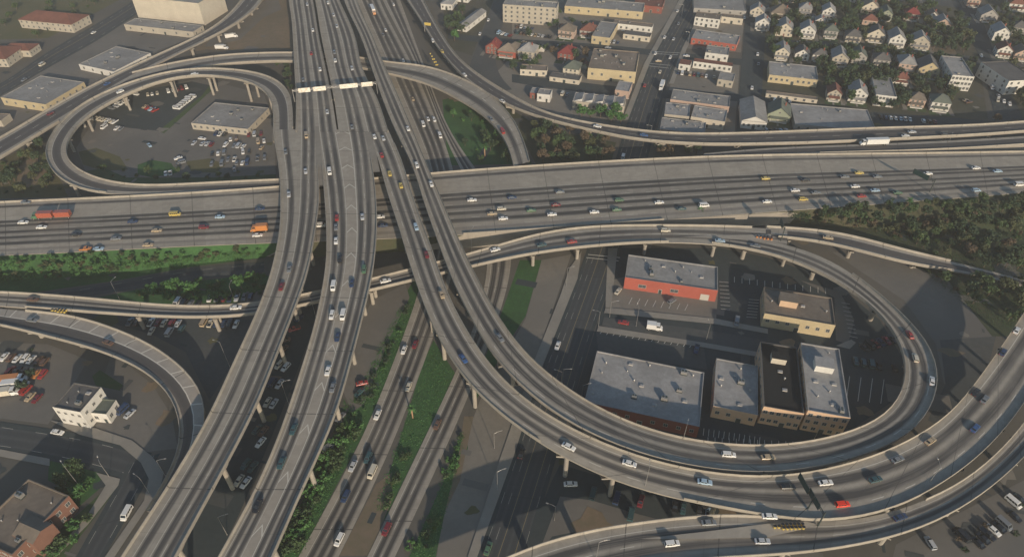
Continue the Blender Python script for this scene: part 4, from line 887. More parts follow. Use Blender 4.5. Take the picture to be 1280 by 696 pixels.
for hh, lb in zip(HS, labs): yard(house(hh[1], hh[2], hh[3], hh[4], lb, hh[5]*1.12, hh[6]*1.1, hh[7], hh[8], rz=YAW+rh.uniform(-.03, .03), storeys=1 if hh[7] < 4.2 else 2, porch=rh.random() < .7), hh[5]*1.12, hh[6]*1.1)
gw = [(rh.choice(('white', 'cream', 'tan', 'grey', 'green')), rh.choice(('dark', 'grey', 'green', 'brown', 'tile'))) for _ in GAR]
gl = uniq(['small %s garage with %s roof behind the houses' % (a, COL.get(b, b)) for a, b in gw], [proj(p)[0] for p, _ in GAR])
for (p, rz), (wl_, rf_), lb in zip(GAR, gw, gl):
    root = empty('garage', p, rz); tag(root, lb, 'garage', 'small garages behind the houses')
    b = MB(); b.prism([(-1.8, -2.6), (1.8, -2.6), (1.8, 2.6), (-1.8, 2.6)], -.2, 2.4); b.face([(-1.8, -2.6, 2.4), (1.8, -2.6, 2.4), (0, -2.6, 3.4)]); b.face([(1.8, 2.6, 2.4), (-1.8, 2.6, 2.4), (0, 2.6, 3.4)]); b.build('wall', M['w_'+wl_], root, local=True)
    b = MB(); b.face([(2.1, -2.8, 2.28), (2.1, 2.8, 2.28), (0, 2.8, 3.47), (0, -2.8, 3.47)]); b.face([(-2.1, 2.8, 2.28), (-2.1, -2.8, 2.28), (0, -2.8, 3.47), (0, 2.8, 3.47)]); b.build('roof', M['r_'+rf_], root, local=True)
    put_door(root, 0, -2.6, math.pi, 2.4, 2.0, 'frame')
# long red-roofed houses and the white hall at the upper left / centre
def longhouse(q, h, wall, roof, label, n, style='hip'):
    c, w, d, rz = quad_rect(q, h)
    f = Vector((-math.sin(rz), math.cos(rz), 0)); p = c-f*d/2
    root = empty('long_house', (c.x, c.y, 0), rz); tag(root, label, 'building')
    X, Y = w/2, d/2; b = MB(); b.prism([(-X, -Y), (X, -Y), (X, Y), (-X, Y)], -.2, h); 
    ax = 'x' if w > d else 'y'; rr = min(w, d)*.22
    if style == 'gable': b.face([(-X, -Y, h), (X, -Y, h), (0, -Y, h+rr)]); b.face([(X, Y, h), (-X, Y, h), (0, Y, h+rr)])
    b.build('wall', M['w_'+wall], root, local=True)
    b = MB(); e = .5; x, y, z = X+e, Y+e, h+.02; p = [(-x, -y, z), (x, -y, z), (x, y, z), (-x, y, z)]
    if style == 'gable': r0, r1 = (0, -y, h+rr+.1), (0, y, h+rr+.1)
    elif ax == 'x': r0, r1 = (-(x-y), 0, h+rr), (x-y, 0, h+rr)
    else: r0, r1 = (0, -(y-x), h+rr), (0, y-x, h+rr)
    if ax == 'x' and style != 'gable': b.face([p[0], p[1], r1, r0]); b.face([p[1], p[2], r1]); b.face([p[2], p[3], r0, r1]); b.face([p[3], p[0], r0])
    else:
        b.face([p[1], p[2], r1, r0]); b.face([p[3], p[0], r0, r1])
        if style != 'gable': b.face([p[0], p[1], r0]); b.face([p[2], p[3], r1])
    b.face(p[::-1]); b.build('roof', M['r_'+roof], root, local=True)
    for r_ in range(2 if h > 5 else 1):
        for k in range(n): put_window(root, -X+w*(k+.5)/n, -Y, h/2*r_+h*.28 if h > 5 else h*.5, math.pi, 1.2, 1.4)
        for k in range(4): put_window(root, X, -Y+d*(k+.5)/4, h/2*r_+h*.28 if h > 5 else h*.5, -math.pi/2, 1.2, 1.4)
    put_door(root, 0, -Y, math.pi, 1.6)
    return root
longhouse([(46, 12), (110, 20), (88, 31), (25, 25)], 6, 'tan', 'tile', 'long red hip-roofed house with pale walls in the upper left corner', 10)
longhouse([(-5, 60), (30, 56), (8, 75), (-40, 72)], 5.5, 'tan', 'tile', 'red-roofed house with pale walls cut by the left edge', 6)
longhouse([(12, 53), (46, 56), (36, 64), (5, 62)], 4.5, 'tan', 'tile', 'smaller red-roofed wing behind the house cut by the left edge', 5)
longhouse([(929, 125), (958, 128), (956, 152), (924, 151)], 5, 'white', 'grey', 'white gabled hall with a grey roof just above the right-hand ramp', 5, 'gable')
longhouse([(591, 12), (602, 14), (588, 35), (577, 32)], 4, 'white', 'grey', 'narrow grey-roofed house with a white side on the corner at the top', 3, 'gable')
longhouse([(556, -4), (570, -2), (566, 6), (553, 5)], 4.5, 'white', 'ltgrey', 'white house near the top edge, above the bright green tree', 3)
longhouse([(575, -12), (590, -10), (586, -3), (572, -5)], 4.5, 'white', 'grey', 'pale house touching the top edge beside the green trees', 3)
# ================================================================== banks of the wide freeway (earth sloping from the road down to the ground)
def bank(name, Pk, i0, i1, qpx, mat):
    r = ROADS['I10']; n = len(r['B']); top = r['B'][int(i0*(n-1)):int(i1*(n-1))+1]
    out = edge_world(qpx, [(0, .015), (1, .015)], 0, 0); out = smooth(resample(out, len(top)), 6)
    b = MB(); K = 6
    top = [Vector((t.x, t.y-.15, t.z-.25)) for t in top]
    for i in range(len(top)-1):
        for k in range(K):
            f = [top[i].lerp(out[i], k/K), top[i].lerp(out[i], (k+1)/K), top[i+1].lerp(out[i+1], (k+1)/K), top[i+1].lerp(out[i+1], k/K)]
            b.face(f if (f[1]-f[0]).cross(f[2]-f[1]).z > 0 else f[::-1])
    o = b.build(name, M[mat]); o['kind'] = 'structure'
    return top, out
bank('scrub_bank', 'I10', .28, .42, [(335, 322), (420, 320), (520, 313)], 'scrub')
bk1 = bank('grass_bank', 'I10', .0, .285, [(-60, 352), (0, 350), (100, 346), (160, 340), (240, 330), (330, 322)], 'grass_b')
bk2 = bank('scrub_bank', 'I10', .60, 1, [(800, 279), (860, 278), (960, 278), (1060, 283), (1147, 290), (1250, 290), (1400, 290)], 'scrub')
# ================================================================== plants
rt = random.Random(5); gh = 'garden trees in the house rows'
def crown_mesh(name, mat, R=3.2, H=4.6, z0=2.2, clumps=16, per=34, leaf_s=.55, seed=0):
    rr = random.Random(seed); b = MB()
    for c in range(clumps):
        th = rr.uniform(0, 6.283); ph = rr.uniform(-.75, 1.0); q = rr.uniform(.35, .95)
        cx, cy, cz = R*q*math.cos(th)*math.sqrt(max(.05, 1-ph*ph*.8)), R*q*math.sin(th)*math.sqrt(max(.05, 1-ph*ph*.8)), z0+H/2+ph*H/2*q
        cr = R*rr.uniform(.26, .46)
        for k in range(per):
            d = Vector((rr.gauss(0, 1), rr.gauss(0, 1), rr.gauss(0, 1)*.8+.15)).normalized()
            p = Vector((cx, cy, cz))+d*cr*rr.uniform(.6, 1.05)
            nrm = (d+Vector((rr.gauss(0, .5), rr.gauss(0, .5), rr.gauss(0, .5)))).normalized()
            u = nrm.orthogonal().normalized(); v = nrm.cross(u); s = leaf_s*rr.uniform(.6, 1.3); t = rr.uniform(0, 3.14)
            u, v = u*math.cos(t)+v*math.sin(t), v*math.cos(t)-u*math.sin(t)
            b.face([p-u*s, p-v*s*.7, p+u*s, p+v*s*.7])
    return b.mesh(name, mat, weld=False)
def trunk_mesh(H=3.5, r=.22, R=2.4, seed=0):
    rr = random.Random(seed); b = MB(); b.tube((0, 0, -.3), (0, 0, H*.7), r, r*.75, 7)
    for k in range(4):
        a = k*1.57+rr.uniform(0, .8); b.tube((0, 0, H*.62), (math.cos(a)*R*.55, math.sin(a)*R*.55, H*1.15), r*.55, r*.2, 5)
    return b.mesh('trunk', M['bark'], smooth=True)
CR = {}
for k, mat in (('mid', 'leaf1'), ('dark', 'leaf2'), ('olive', 'leaf3'), ('bright', 'leaf4'), ('brown', 'leaf5')):
    for s in range(3):
        CR['tree', k, s] = crown_mesh('crown', M[mat], 3.0, 5.0, 2.0, 17, 58, .36, seed=s*7+len(k))
        CR['shrub', k, s] = crown_mesh('foliage', M[mat], 1.5, 1.7, .1, 11, 40, .24, seed=s*5+3+len(k))
TR = [trunk_mesh(seed=i) for i in range(3)]
STEM = []
for i in range(2):
    b = MB()
    for k in range(4): a = k*1.6+i; b.tube((0, 0, -.2), (math.cos(a)*.5, math.sin(a)*.5, 1.1), .07, .03, 5)
    STEM.append(b.mesh('stem', M['bark']))
def palm_meshes(seed):
    rr = random.Random(seed); b = MB(); b.tube((0, 0, -.2), (0, 0, 5.2), .34, .26, 8); b.tube((0, 0, 5.2), (0, 0, 5.9), .5, .3, 8); tr = b.mesh('trunk', M['bark_p'], smooth=True)
    b = MB()
    for k in range(26):
        a = k*2.399; el = rr.uniform(-.5, 1.1); L = rr.uniform(2.0, 2.7); p = Vector((0, 0, 5.8)); d = Vector((math.cos(a)*math.cos(el), math.sin(a)*math.cos(el), math.sin(el)))
        s = Vector((-math.sin(a), math.cos(a), 0))
        for j in range(5):
            q = p+d*L/5; d = (d+Vector((0, 0, -.28))).normalized(); w0, w1 = .42*(1-j/5.5), .42*(1-(j+1)/5.5)
            b.face([p-s*w0, p+s*w0, q+s*w1, q-s*w1]); p = q
    return tr, b.mesh('crown', M['leaf4'], weld=False)
PALM = palm_meshes(1)
PLN = []
def plant(kind, col, p, sc_=1.0, label=None, group=None):
    s = rt.randrange(3)
    nm = dict(tree='tree', shrub='shrub', palm='palm_tree')[kind]
    root = empty(nm, p, rt.uniform(0, 6.28)); root.scale = (sc_, sc_, sc_*rt.uniform(.85, 1.15))
    tag(root, label, 'tree' if kind != 'shrub' else 'shrub', group)
    parts = (('trunk', TR[s]), ('crown', CR['tree', col, s])) if kind == 'tree' else (('stem', STEM[s % 2]), ('foliage', CR['shrub', col, s])) if kind == 'shrub' else (('trunk', PALM[0]), ('crown', PALM[1]))
    for n_, me in parts:
        o = bpy.data.objects.new(n_, me); C.objects.link(o); o.parent = root
    return root
def in_px(pt, poly):
    x, y = pt; c = False; j = len(poly)-1
    for i in range(len(poly)):
        a, b = poly[i], poly[j]
        if (a[1] > y) != (b[1] > y) and x < (b[0]-a[0])*(y-a[1])/(b[1]-a[1])+a[0]: c = not c
        j = i
    return c
def slope_z(p, bk):
    """height of a bank at a place"""
    top, out = bk; best = None
    i = min(range(len(top)), key=lambda k: abs((top[k].x+out[k].x)/2-p.x))
    a, b = top[i], out[i]; d = (b-a); t = ((p.x-a.x)*d.x+(p.y-a.y)*d.y)/max(1e-6, d.x*d.x+d.y*d.y)
    return max(0, a.z+(b.z-a.z)*min(1, max(0, t)))
COLN = dict(mid='mid-green', dark='dark green', olive='olive-green', bright='bright green', brown='brownish dry')
def scatter(poly, n, kinds, size, where, group, bk=None, sep=6):
    x0, x1 = min(p[0] for p in poly), max(p[0] for p in poly); y0, y1 = min(p[1] for p in poly), max(p[1] for p in poly)
    got = []; tries = 0; gp_ok = group == gh
    while len(got) < n and tries < n*60:
        tries += 1; x, y = rt.uniform(x0, x1), rt.uniform(y0, y1)
        if not in_px((x, y), poly) or any((x-a)**2+(y-b)**2*2 < sep*sep for a, b in got): continue
        p = un(x, y, 0)
        if bk: 
            z = slope_z(p, bk)
            for _ in range(3): p = un(x, y, z); z = slope_z(p, bk)
        if any(on_road(p, r, 1.5)[0] for k, r in ROADS.items() if not r['deck']) or any(on_road(p, r, 1.0)[0] and on_road(p, r)[1] < p.z+6.5 for k, r in ROADS.items() if r['deck']): continue
        if gp_ok and any(abs(p.x-h.x) < 5.5 and -15 < p.y-h.y < 6.5 for h in HC): continue
        got.append((x, y)); kind, col = rt.choice(kinds)
        PLN.append((kind, col, p, rt.uniform(*size), '%s %s %s' % (COLN[col], 'leafy tree' if kind == 'tree' else 'shrub', where), group, x, y))
T, Sh = 'tree', 'shrub'
mixd = [(T, 'dark'), (T, 'dark'), (T, 'mid'), (T, 'mid'), (T, 'olive'), (T, 'brown'), (Sh, 'mid'), (T, 'dark')]
gr = 'trees and shrubs on the banks'
scatter([(905, 268), (960, 264), (1130, 258), (1285, 236), (1290, 262), (1160, 292), (1120, 298), (1060, 282), (980, 276)], 95, mixd+[(Sh, 'brown'), (Sh, 'mid'), (Sh, 'dark'), (Sh, 'olive')], (.45, .85), 'on the bank between the wide freeway and the branch ramp', gr, bk2, 7)
scatter([(1100, 296), (1290, 262), (1290, 400), (1245, 414), (1200, 368), (1150, 340), (1232, 338), (1160, 316)], 95, mixd+[(Sh, 'brown'), (Sh, 'mid')], (.55, 1.05), 'in the wood at the right edge below the wide freeway', gr, None, 7)
scatter([(562, 125), (585, 130), (640, 175), (638, 205), (575, 206), (562, 160)], 18, [(T, 'dark'), (T, 'mid'), (T, 'bright'), (Sh, 'bright')], (.6, 1.0), 'on the green slope between the ground freeway and the curved ramp', gr, None, 8)
scatter([(655, 150), (690, 158), (765, 182), (762, 203), (672, 206), (665, 180)], 34, [(T, 'dark'), (T, 'olive'), (T, 'dark'), (T, 'mid'), (T, 'mid'), (T, 'brown')], (.6, 1.05), 'in the thicket under the sweeping ramp, left of the wide street', gr, None, 6)
scatter([(800, 178), (875, 186), (870, 196), (800, 198)], 9, [(T, 'brown'), (T, 'dark')], (.5, .9), 'in the strip between the ramp and the wide freeway', gr, None, 7)
scatter([(-10, 322), (0, 318), (320, 305), (325, 318), (235, 330), (100, 345), (-10, 352)], 110, [(Sh, 'bright'), (Sh, 'bright'), (Sh, 'bright'), (Sh, 'mid'), (Sh, 'olive')], (.5, 1.1), 'on the green bank below the wide freeway at the left', 'shrubs on the left bank', bk1, 6)
scatter([(150, 366), (220, 352), (330, 340), (330, 372), (230, 378)], 42, [(Sh, 'bright'), (Sh, 'bright'), (Sh, 'mid'), (Sh, 'bright'), (T, 'bright')], (.6, 1.2), 'on the lawn between the side road and the long connector', gr, None, 7)
scatter([(425, 535), (455, 530), (400, 625), (370, 690), (345, 690), (370, 620)], 60, [(Sh, 'bright'), (Sh, 'mid'), (Sh, 'bright'), (Sh, 'mid'), (Sh, 'bright')], (.7, 1.5), 'on the bank left of the ground freeway', 'shrubs left of the ground freeway', None, 10)
scatter([(490, 425), (510, 380), (520, 385), (470, 495), (450, 520), (440, 520)], 16, [(Sh, 'bright'), (Sh, 'dark')], (.5, .9), 'on the narrow green slope beside the ground freeway', gr, None, 8)
scatter([(560, 560), (578, 545), (575, 600), (545, 660), (535, 694), (505, 694), (540, 620)], 16, [(Sh, 'bright'), (Sh, 'bright'), (Sh, 'mid')], (.5, 1.0), 'on the green bank right of the ground freeway', gr, None, 9)
scatter([(510, 560), (525, 560), (500, 640), (475, 640)], 6, [(Sh, 'mid')], (.6, 1.0), 'in the green median of the ground freeway', gr, None, 10)
scatter([(62, 572), (105, 572), (130, 595), (90, 640), (78, 612)], 12, [(T, 'mid'), (T, 'bright'), (Sh, 'bright')], (.5, .9), 'on the lawn beside the bottom-left brick building', gr, None, 8)
scatter([(60, 694), (100, 648), (112, 650), (75, 700)], 8, [(Sh, 'bright'), (Sh, 'mid')], (.8, 1.5), 'along the brick building beside the pavement', gr, None, 8)
scatter([(0, 205), (55, 185), (75, 230), (80, 244), (0, 246)], 30, [(T, 'dark'), (T, 'mid'), (T, 'olive'), (Sh, 'mid')], (.5, .95), 'in the yard left of the loop ramp', gr, None, 8)
scatter([(105, 205), (160, 214), (345, 216), (345, 224), (180, 229), (115, 220)], 16, [(T, 'dark'), (T, 'mid'), (Sh, 'mid')], (.4, .8), 'along the inner edge of the upper left loop', gr, None, 9)
scatter([(345, 70), (364, 72), (366, 120), (350, 95)], 10, [(T, 'dark'), (T, 'mid')], (.5, .8), 'between the loop ramp and the upper decks', gr, None, 5)
scatter([(555, 25), (580, 14), (585, 40), (570, 58), (560, 50)], 9, [(T, 'bright'), (T, 'mid'), (T, 'dark')], (.7, 1.1), 'on the lawn left of the corner street at the top', gr, None, 7)
scatter([(590, 70), (612, 62), (612, 105), (596, 95)], 9, [(T, 'dark'), (T, 'mid')], (.7, 1.0), 'beside the corner street near the sweeping ramp', gr, None, 6)
scatter([(715, 138), (782, 146), (780, 156), (715, 148)], 6, [(T, 'bright')], (.8, 1.1), 'in the row in front of the sawtooth workshop', gr, None, 11)
scatter([(645, 12), (740, 20), (735, 50), (650, 48)], 16, [(T, 'dark'), (T, 'mid'), (Sh, 'mid')], (.5, .9), 'in the gardens below the cream apartment block', gr, None, 8)
scatter([(640, 62), (735, 66), (730, 92), (640, 92)], 16, [(T, 'dark'), (T, 'brown'), (T, 'mid')], (.6, 1.0), 'among the small houses left of the tan-roofed building', gr, None, 7)
gh = 'garden trees in the house rows'
scatter([(960, 0), (1185, 0), (1225, 70), (1180, 140), (1095, 138), (1025, 122), (1040, 100), (960, 75)], 260, [(T, 'dark'), (T, 'dark'), (T, 'dark'), (T, 'mid'), (T, 'olive'), (T, 'dark')], (.6, 1.25), 'between the houses in the upper right rows', gh, None, 5)
scatter([(1225, 0), (1290, 0), (1290, 140), (1245, 140)], 60, [(T, 'dark'), (T, 'dark'), (T, 'olive')], (.6, 1.2), 'in the gardens right of the sloping side street', gh, None, 8)
scatter([(0, 0), (130, 0), (60, 45), (0, 90)], 16, [(T, 'dark'), (T, 'mid'), (Sh, 'mid')], (.5, .9), 'around the red-roofed houses at the upper left', gr, None, 9)
scatter([(1230, 150), (1290, 146), (1290, 166), (1240, 172)], 6, [(T, 'dark'), (T, 'brown')], (.5, .9), 'rising beside the right-hand ramp near the edge', gr, None, 7)
scatter([(1200, 655), (1285, 605), (1285, 690), (1190, 690)], 5, [(Sh, 'dark'), (Sh, 'brown'), (T, 'dark')], (.5, .9), 'among the scrap at the bottom right corner', gr, None, 9)
scatter([(0, 435), (60, 440), (60, 500), (0, 505)], 5, [(Sh, 'dark'), (T, 'dark')], (.4, .7), 'among the yard clutter at the left edge', gr, None, 10)
# those that nothing tells apart share a label and a group
cnt = Counter(a[4] for a in PLN)
def seen_size(a): return a[3]/(a[2]-Vector((0, 0, CAMH))).length
trees = sorted([a for a in PLN if a[0] == 'tree'], key=seen_size, reverse=True); FAR = trees[285:]
if FAR:
    b = MB(); cm = list(COLN)
    for kind, col, p, s, lb, gp, x, y in FAR:
        k = rt.randrange(3); an = rt.uniform(0, 6.28); ca, sa = math.cos(an), math.sin(an)
        for me, mi_ in ((CR['tree', col, k], cm.index(col)), (TR[k], 5)):
            vs = [(p.x+s*(v.co.x*ca-v.co.y*sa), p.y+s*(v.co.x*sa+v.co.y*ca), p.z+s*v.co.z) for v in me.vertices]
            for f in me.polygons: b.face([vs[i] for i in f.vertices], mi_)
    o = b.build('distant_trees', [M['leaf1'], M['leaf2'], M['leaf3'], M['leaf4'], M['leaf5'], M['bark']], weld=False); tag(o, 'mass of small garden trees among the far houses and slopes', 'trees', None, 'stuff')
    fs = set(id(a) for a in FAR); PLN = [a for a in PLN if id(a) not in fs]
cnt = Counter(a[4] for a in PLN)
for kind, col, p, s, lb, gp, x, y in PLN:
    plant(kind, col, p, s, lb, (gp+': '+COLN[col]+' '+kind+' '+lb.split(' ', 2)[2][-28:]) if cnt[lb] > 1 else gp)
for (x, y, s, lb) in ((516, 522, .9, 'small palm with an orange trunk on the median of the ground freeway'), (606, 196, 1.2, 'palm with a tan trunk below the curved ramp at the centre'), (873, 278, 1.1, 'palm beside the wide freeway above the loop building'),
                      (1132, 262, 1.0, 'bushy yellowish palm at the lower kerb of the wide freeway')):
    plant('palm', None, un(x, y, 0 if y != 262 else 4), s, lb, 'palms')
# dense low ivy on the banks, as one mass
def ivy(name, polys, n, mat, bk=None):
    b = MB(); rr = random.Random(len(name)); k = 0; tries = 0
    while k < n and tries < n*8:
        tries += 1; poly = rr.choice(polys); x = rr.uniform(min(p[0] for p in poly), max(p[0] for p in poly)); y = rr.uniform(min(p[1] for p in poly), max(p[1] for p in poly))
        if not in_px((x, y), poly): continue
        p = un(x, y, 0)
        if bk:
            z = slope_z(p, bk); p = un(x, y, z); z = slope_z(p, bk); p = un(x, y, z)
        for _ in range(5):
            q = p+Vector((rr.gauss(0, .5), rr.gauss(0, .5), rr.uniform(.03, .16))); nn = Vector((rr.gauss(0, .35), rr.gauss(0, .35), 1)).normalized(); u = nn.orthogonal().normalized(); v = nn.cross(u); s = rr.uniform(.1, .24)
            b.face([q-u*s, q-v*s, q+u*s, q+v*s])
        k += 1
    o = b.build(name, M[mat], weld=False); o['kind'] = 'stuff'; tag(o, 'low leafy ground cover spreading over the bank', 'ground cover')
ivy('ground_cover', [[(430, 500), (458, 520), (378, 690), (345, 690), (400, 590)], [(500, 385), (522, 375), (470, 505), (440, 505)]], 1700, 'leaf4')
ivy('ground_cover', [[(542, 430), (568, 468), (540, 524), (480, 640), (468, 635), (506, 530)], [(573, 550), (583, 535), (556, 640), (540, 694), (515, 694), (552, 605)]], 1000, 'leaf4')
ivy('ground_cover', [[(-10, 320), (320, 304), (328, 320), (235, 332), (100, 345), (-10, 352)]], 2600, 'leaf4', bk1)
ivy('ground_cover', [[(905, 270), (960, 266), (1285, 240), (1290, 400), (1245, 412), (1150, 335), (1060, 285)]], 4500, 'leaf1', bk2)
# ================================================================== vehicles
def loft(b, rings, mi=0, cap=True):
    for a, c in zip(rings, rings[1:]):
        n = len(a)
        for i in range(n):
            j = (i+1) % n; b.face([a[i], a[j], c[j], c[i]], mi)
    if cap: b.face(rings[0][::-1], mi); b.face(rings[-1], mi)
def ring(x, w, zl, zs, r=.1):
    return [(x, -w+.05, zl), (x, -w, zl+.15), (x, -w, zs-r*1.4), (x, -w+r, zs), (x, w-r, zs), (x, w, zs-r*1.4), (x, w, zl+.15), (x, w-.05, zl)][::-1]
def cabin(b, g, x0, x1, w0, z0, x0t, x1t, w1, z1, mullions=1):
    """a tapered cabin; window panes stand a little proud of it"""
    lo = [(x0, -w0, z0), (x1, -w0, z0), (x1, w0, z0), (x0, w0, z0)]; hi = [(x0t, -w1, z1), (x1t, -w1, z1), (x1t, w1, z1), (x0t, w1, z1)]
    for i in range(4):
        j = (i+1) % 4; b.face([lo[i], lo[j], hi[j], hi[i]])
        A, B_, C_, D = [Vector(p) for p in (lo[i], lo[j], hi[j], hi[i])]; nn = (B_-A).cross(D-A).normalized()*.012
        parts = [(.05, .95)] if i in (1, 3) else [(.06+(.9*k)/(mullions+1)+.015, .06+.9*(k+1)/(mullions+1)-.015) for k in range(mullions+1)]
        for a, c in parts:
            q = [A.lerp(B_, a).lerp(D.lerp(C_, a), .12), A.lerp(B_, c).lerp(D.lerp(C_, c), .12), A.lerp(B_, c).lerp(D.lerp(C_, c), .86), A.lerp(B_, a).lerp(D.lerp(C_, a), .86)]
            g.face([p+nn for p in q])
    b.face(hi)
def sedan_mesh():
    b, g = MB(), MB()
    loft(b, [ring(-2.3, .74, .42, .78, .06), ring(-2.2, .84, .3, .93), ring(-1.2, .88, .24, .97), ring(.7, .88, .24, .95), ring(1.9, .86, .26, .84), ring(2.25, .76, .34, .72, .06)])
    cabin(b, g, -1.75, 1.15, .80, .93, -1.1, .35, .62, 1.42); return b, g
def wagon_mesh():
    b, g = MB(), MB()
    loft(b, [ring(-2.25, .8, .42, .95, .06), ring(-2.15, .86, .3, 1.02), ring(.7, .88, .26, 1.0), ring(1.9, .86, .28, .92), ring(2.2, .78, .36, .76, .06)])
    cabin(b, g, -2.18, 1.25, .82, .98, -1.95, .5, .66, 1.62, 2); return b, g
def van_mesh():
    b, g = MB(), MB()
    loft(b, [ring(-2.5, .9, .36, 1.15, .06), ring(-2.42, .95, .3, 1.2), ring(1.9, .95, .28, 1.15), ring(2.4, .88, .32, .98), ring(2.55, .82, .4, .8, .05)])
    cabin(b, g, -2.46, 2.1, .92, 1.15, -2.38, 1.35, .84, 2.05, 3); return b, g
def pickup_mesh():
    b, g = MB(), MB()
    loft(b, [ring(-2.55, .86, .42, .98, .04), ring(-2.5, .9, .34, 1.02, .04), ring(.9, .92, .3, 1.02), ring(2.2, .9, .32, .95), ring(2.5, .82, .4, .8, .05)])
    cabin(b, g, -.5, 1.2, .84, 1.0, -.35, .6, .7, 1.7); return b, g
def add_obj(name, me, root, loc=(0, 0, 0), rz=0):
    o = bpy.data.objects.new(name, me); C.objects.link(o); o.parent = root; o.location = loc; o.rotation_euler = (0, 0, rz); return o
def wheel_mesh(r=.33, w=.22):
    b = MB(); b.tube((0, -w/2, 0), (0, w/2, 0), r, n=12, mi=0); b.tube((0, -w/2-.01, 0), (0, w/2+.01, 0), r*.55, n=8, mi=1)
    return b.mesh('wheel', [M['tyre'], M['metal']])
WHEEL, WHEEL_L = wheel_mesh(), wheel_mesh(.5, .3)
def lens(mat, w=.36, h=.16):
    b = MB(); b.box((0, 0, 0), (.05, w, h)); return b.mesh('lens', M[mat])
HL, TL = lens('lamp_l'), lens('lamp_r')
KIND = dict(sedan=(sedan_mesh, (-1.4, 1.35), .78, 2.22, -2.28, .62), wagon=(wagon_mesh, (-1.4, 1.4), .78, 2.17, -2.24, .68), van=(van_mesh, (-1.6, 1.6), .86, 2.5, -2.5, .72), pickup=(pickup_mesh, (-1.6, 1.6), .82, 2.47, -2.54, .72))
BODY = {}
def vehicle(kind, col, p, rz, label, group=None, detail=2, z=0):
    k = (kind, col)
    if k not in BODY:
        b, g = KIND[kind][0]()
        bme = b.mesh(kind, M['c_'+col]); 
        BODY[k] = (bme, g.mesh('windows', M['glass'], weld=False))
    bme, gme = BODY[k]
    root = bpy.data.objects.new(kind if kind != 'wagon' else 'hatchback', bme); C.objects.link(root)
    root.location = p; root.rotation_euler = (0, 0, rz); root.scale = (.95, .95, .95); tag(root, label, {'wagon': 'car', 'sedan': 'car'}.get(kind, kind), group)
    add_obj('windows', gme, root)
    _, ax, wy, xf, xr, zl = KIND[kind]
    if detail >= 1:
        for x in ax:
            for s in (-1, 1): add_obj('wheel', WHEEL, root, (x, s*wy, .33))
    if detail >= 2:
        for s in (-1, 1): add_obj('headlight', HL, root, (xf, s*.58, zl)); add_obj('taillight', TL, root, (xr, s*.62, zl+.1))
    if kind == 'pickup':
        kk = ('bed',)
        if kk not in BODY:
            b = MB(); b.face([(-2.42, -.74, 1.035), (-.6, -.74, 1.035), (-.6, .74, 1.035), (-2.42, .74, 1.035)]); BODY[kk] = b.mesh('bed', M['c_black'])
        add_obj('bed', BODY[kk], root)
    return root
def big_truck(kind, p, rz, label, boxes, cab_col, cat='truck', name='truck'):
    """cab at the front, boxes: list of (x0, x1, height, material) cargo bodies behind it"""
    root = empty(name, p, rz); tag(root, label, cat)
    front = 0
    b, g = MB(), MB()
    loft(b, [ring(-1.0, 1.15, .6, 2.0, .06), ring(.2, 1.15, .5, 2.0, .08), ring(1.3, 1.1, .5, 1.6 if kind == 'semi' else 1.3, .1), ring(1.5, 1.0, .6, 1.2, .06)])
    cabin(b, g, -1.0, .75, 1.12, 2.0, -.95, .35, 1.02, 3.0, 0)
    cab = b.build('cab', M['c_'+cab_col], root, local=True); g.build('windows', M['glass'], cab, local=True, weld=False)
    ch = MB(); x0 = min(q[0] for q in boxes)
    ch.box(((x0+.3)/2, 0, .75), (-x0+.3, 1.0, .3)); ch.build('chassis', M['metal_d'], root, local=True)
    for a, c, h, m in boxes:
        b = MB(); b.box(((a+c)/2, 0, .95+h/2), (c-a, 2.44, h)); 
        for k in range(int((c-a)/1.1)): 
            for s in (-1, 1): b.box((a+.5+k*1.1, s*1.235, .95+h/2), (.08, .05, h*.96))
        b.build('cargo_box', M['c_'+m], root, local=True)
    wx = [.6]+[x for a, c, h, m in boxes for x in ((a+.8, a+2.0) if c-a > 7 else (a+.9,))]+([-1.6] if kind == 'semi' else [])
    for x in wx:
        for s in (-1, 1): add_obj('wheel', WHEEL_L, root, (x, s*1.0, .5))
    for s in (-1, 1): add_obj('headlight', HL, root, (1.48, s*.8, .95))
    return root
def at_road(key, px, py):
    r = ROADS[key]; z = r['z'][0]
    for _ in range(3):
        p = un(px, py, z+.55 if py > 0 else z)
        i = min(range(len(r['mid'])), key=lambda k: (r['mid'][k].x-p.x)**2+(r['mid'][k].y-p.y)**2); z = r['z'][i]
    p = un(px, py, z+.55); p.z = z+.02
    n = len(r['mid']); t = r['mid'][min(i+1, n-1)]-r['mid'][max(i-1, 0)]
    # keep it inside its kerbs
    a, b = r['A'][i], r['B'][i]; s = (b-a).normalized(); d = (p-a).dot(s); w = (b-a).length
    d2 = min(max(d, 2.0), w-2.0); p += s*(d2-d); p.z = z+.02
    return p, math.atan2(t.y, t.x)
CN = dict(navy='dark blue', ltblue='pale blue', darkred='dark red', brightred='bright red', grey='dark grey', tan='tan')
KN = dict(sedan='sedan', wagon='hatchback', van='van', pickup='pickup')
CARS = []
def cars(key, where, group, lst, rev=0):
    for a in lst:
        px, py, col = a[:3]; kind = a[3] if len(a) > 3 else 'sedan'
        CARS.append((key, px, py, col, kind, where, group, rev))
cars('UA', 'on the left upper carriageway', 'cars on the left upper carriageway', [(391, 38, 'white'), (384, 6, 'silver'), (389, 67, 'red'), (400, 87, 'white'), (409, 140, 'silver'), (379, 100, 'grey')])
cars('UB', 'on the middle upper carriageway', 'cars on the middle upper carriageway', [(410, 4, 'white'), (417, 19, 'silver'), (421, 33, 'silver'), (419, 76, 'white'), (418, 66, 'grey', 'wagon'), (440, 86, 'silver', 'wagon'), (440, 159, 'grey')])
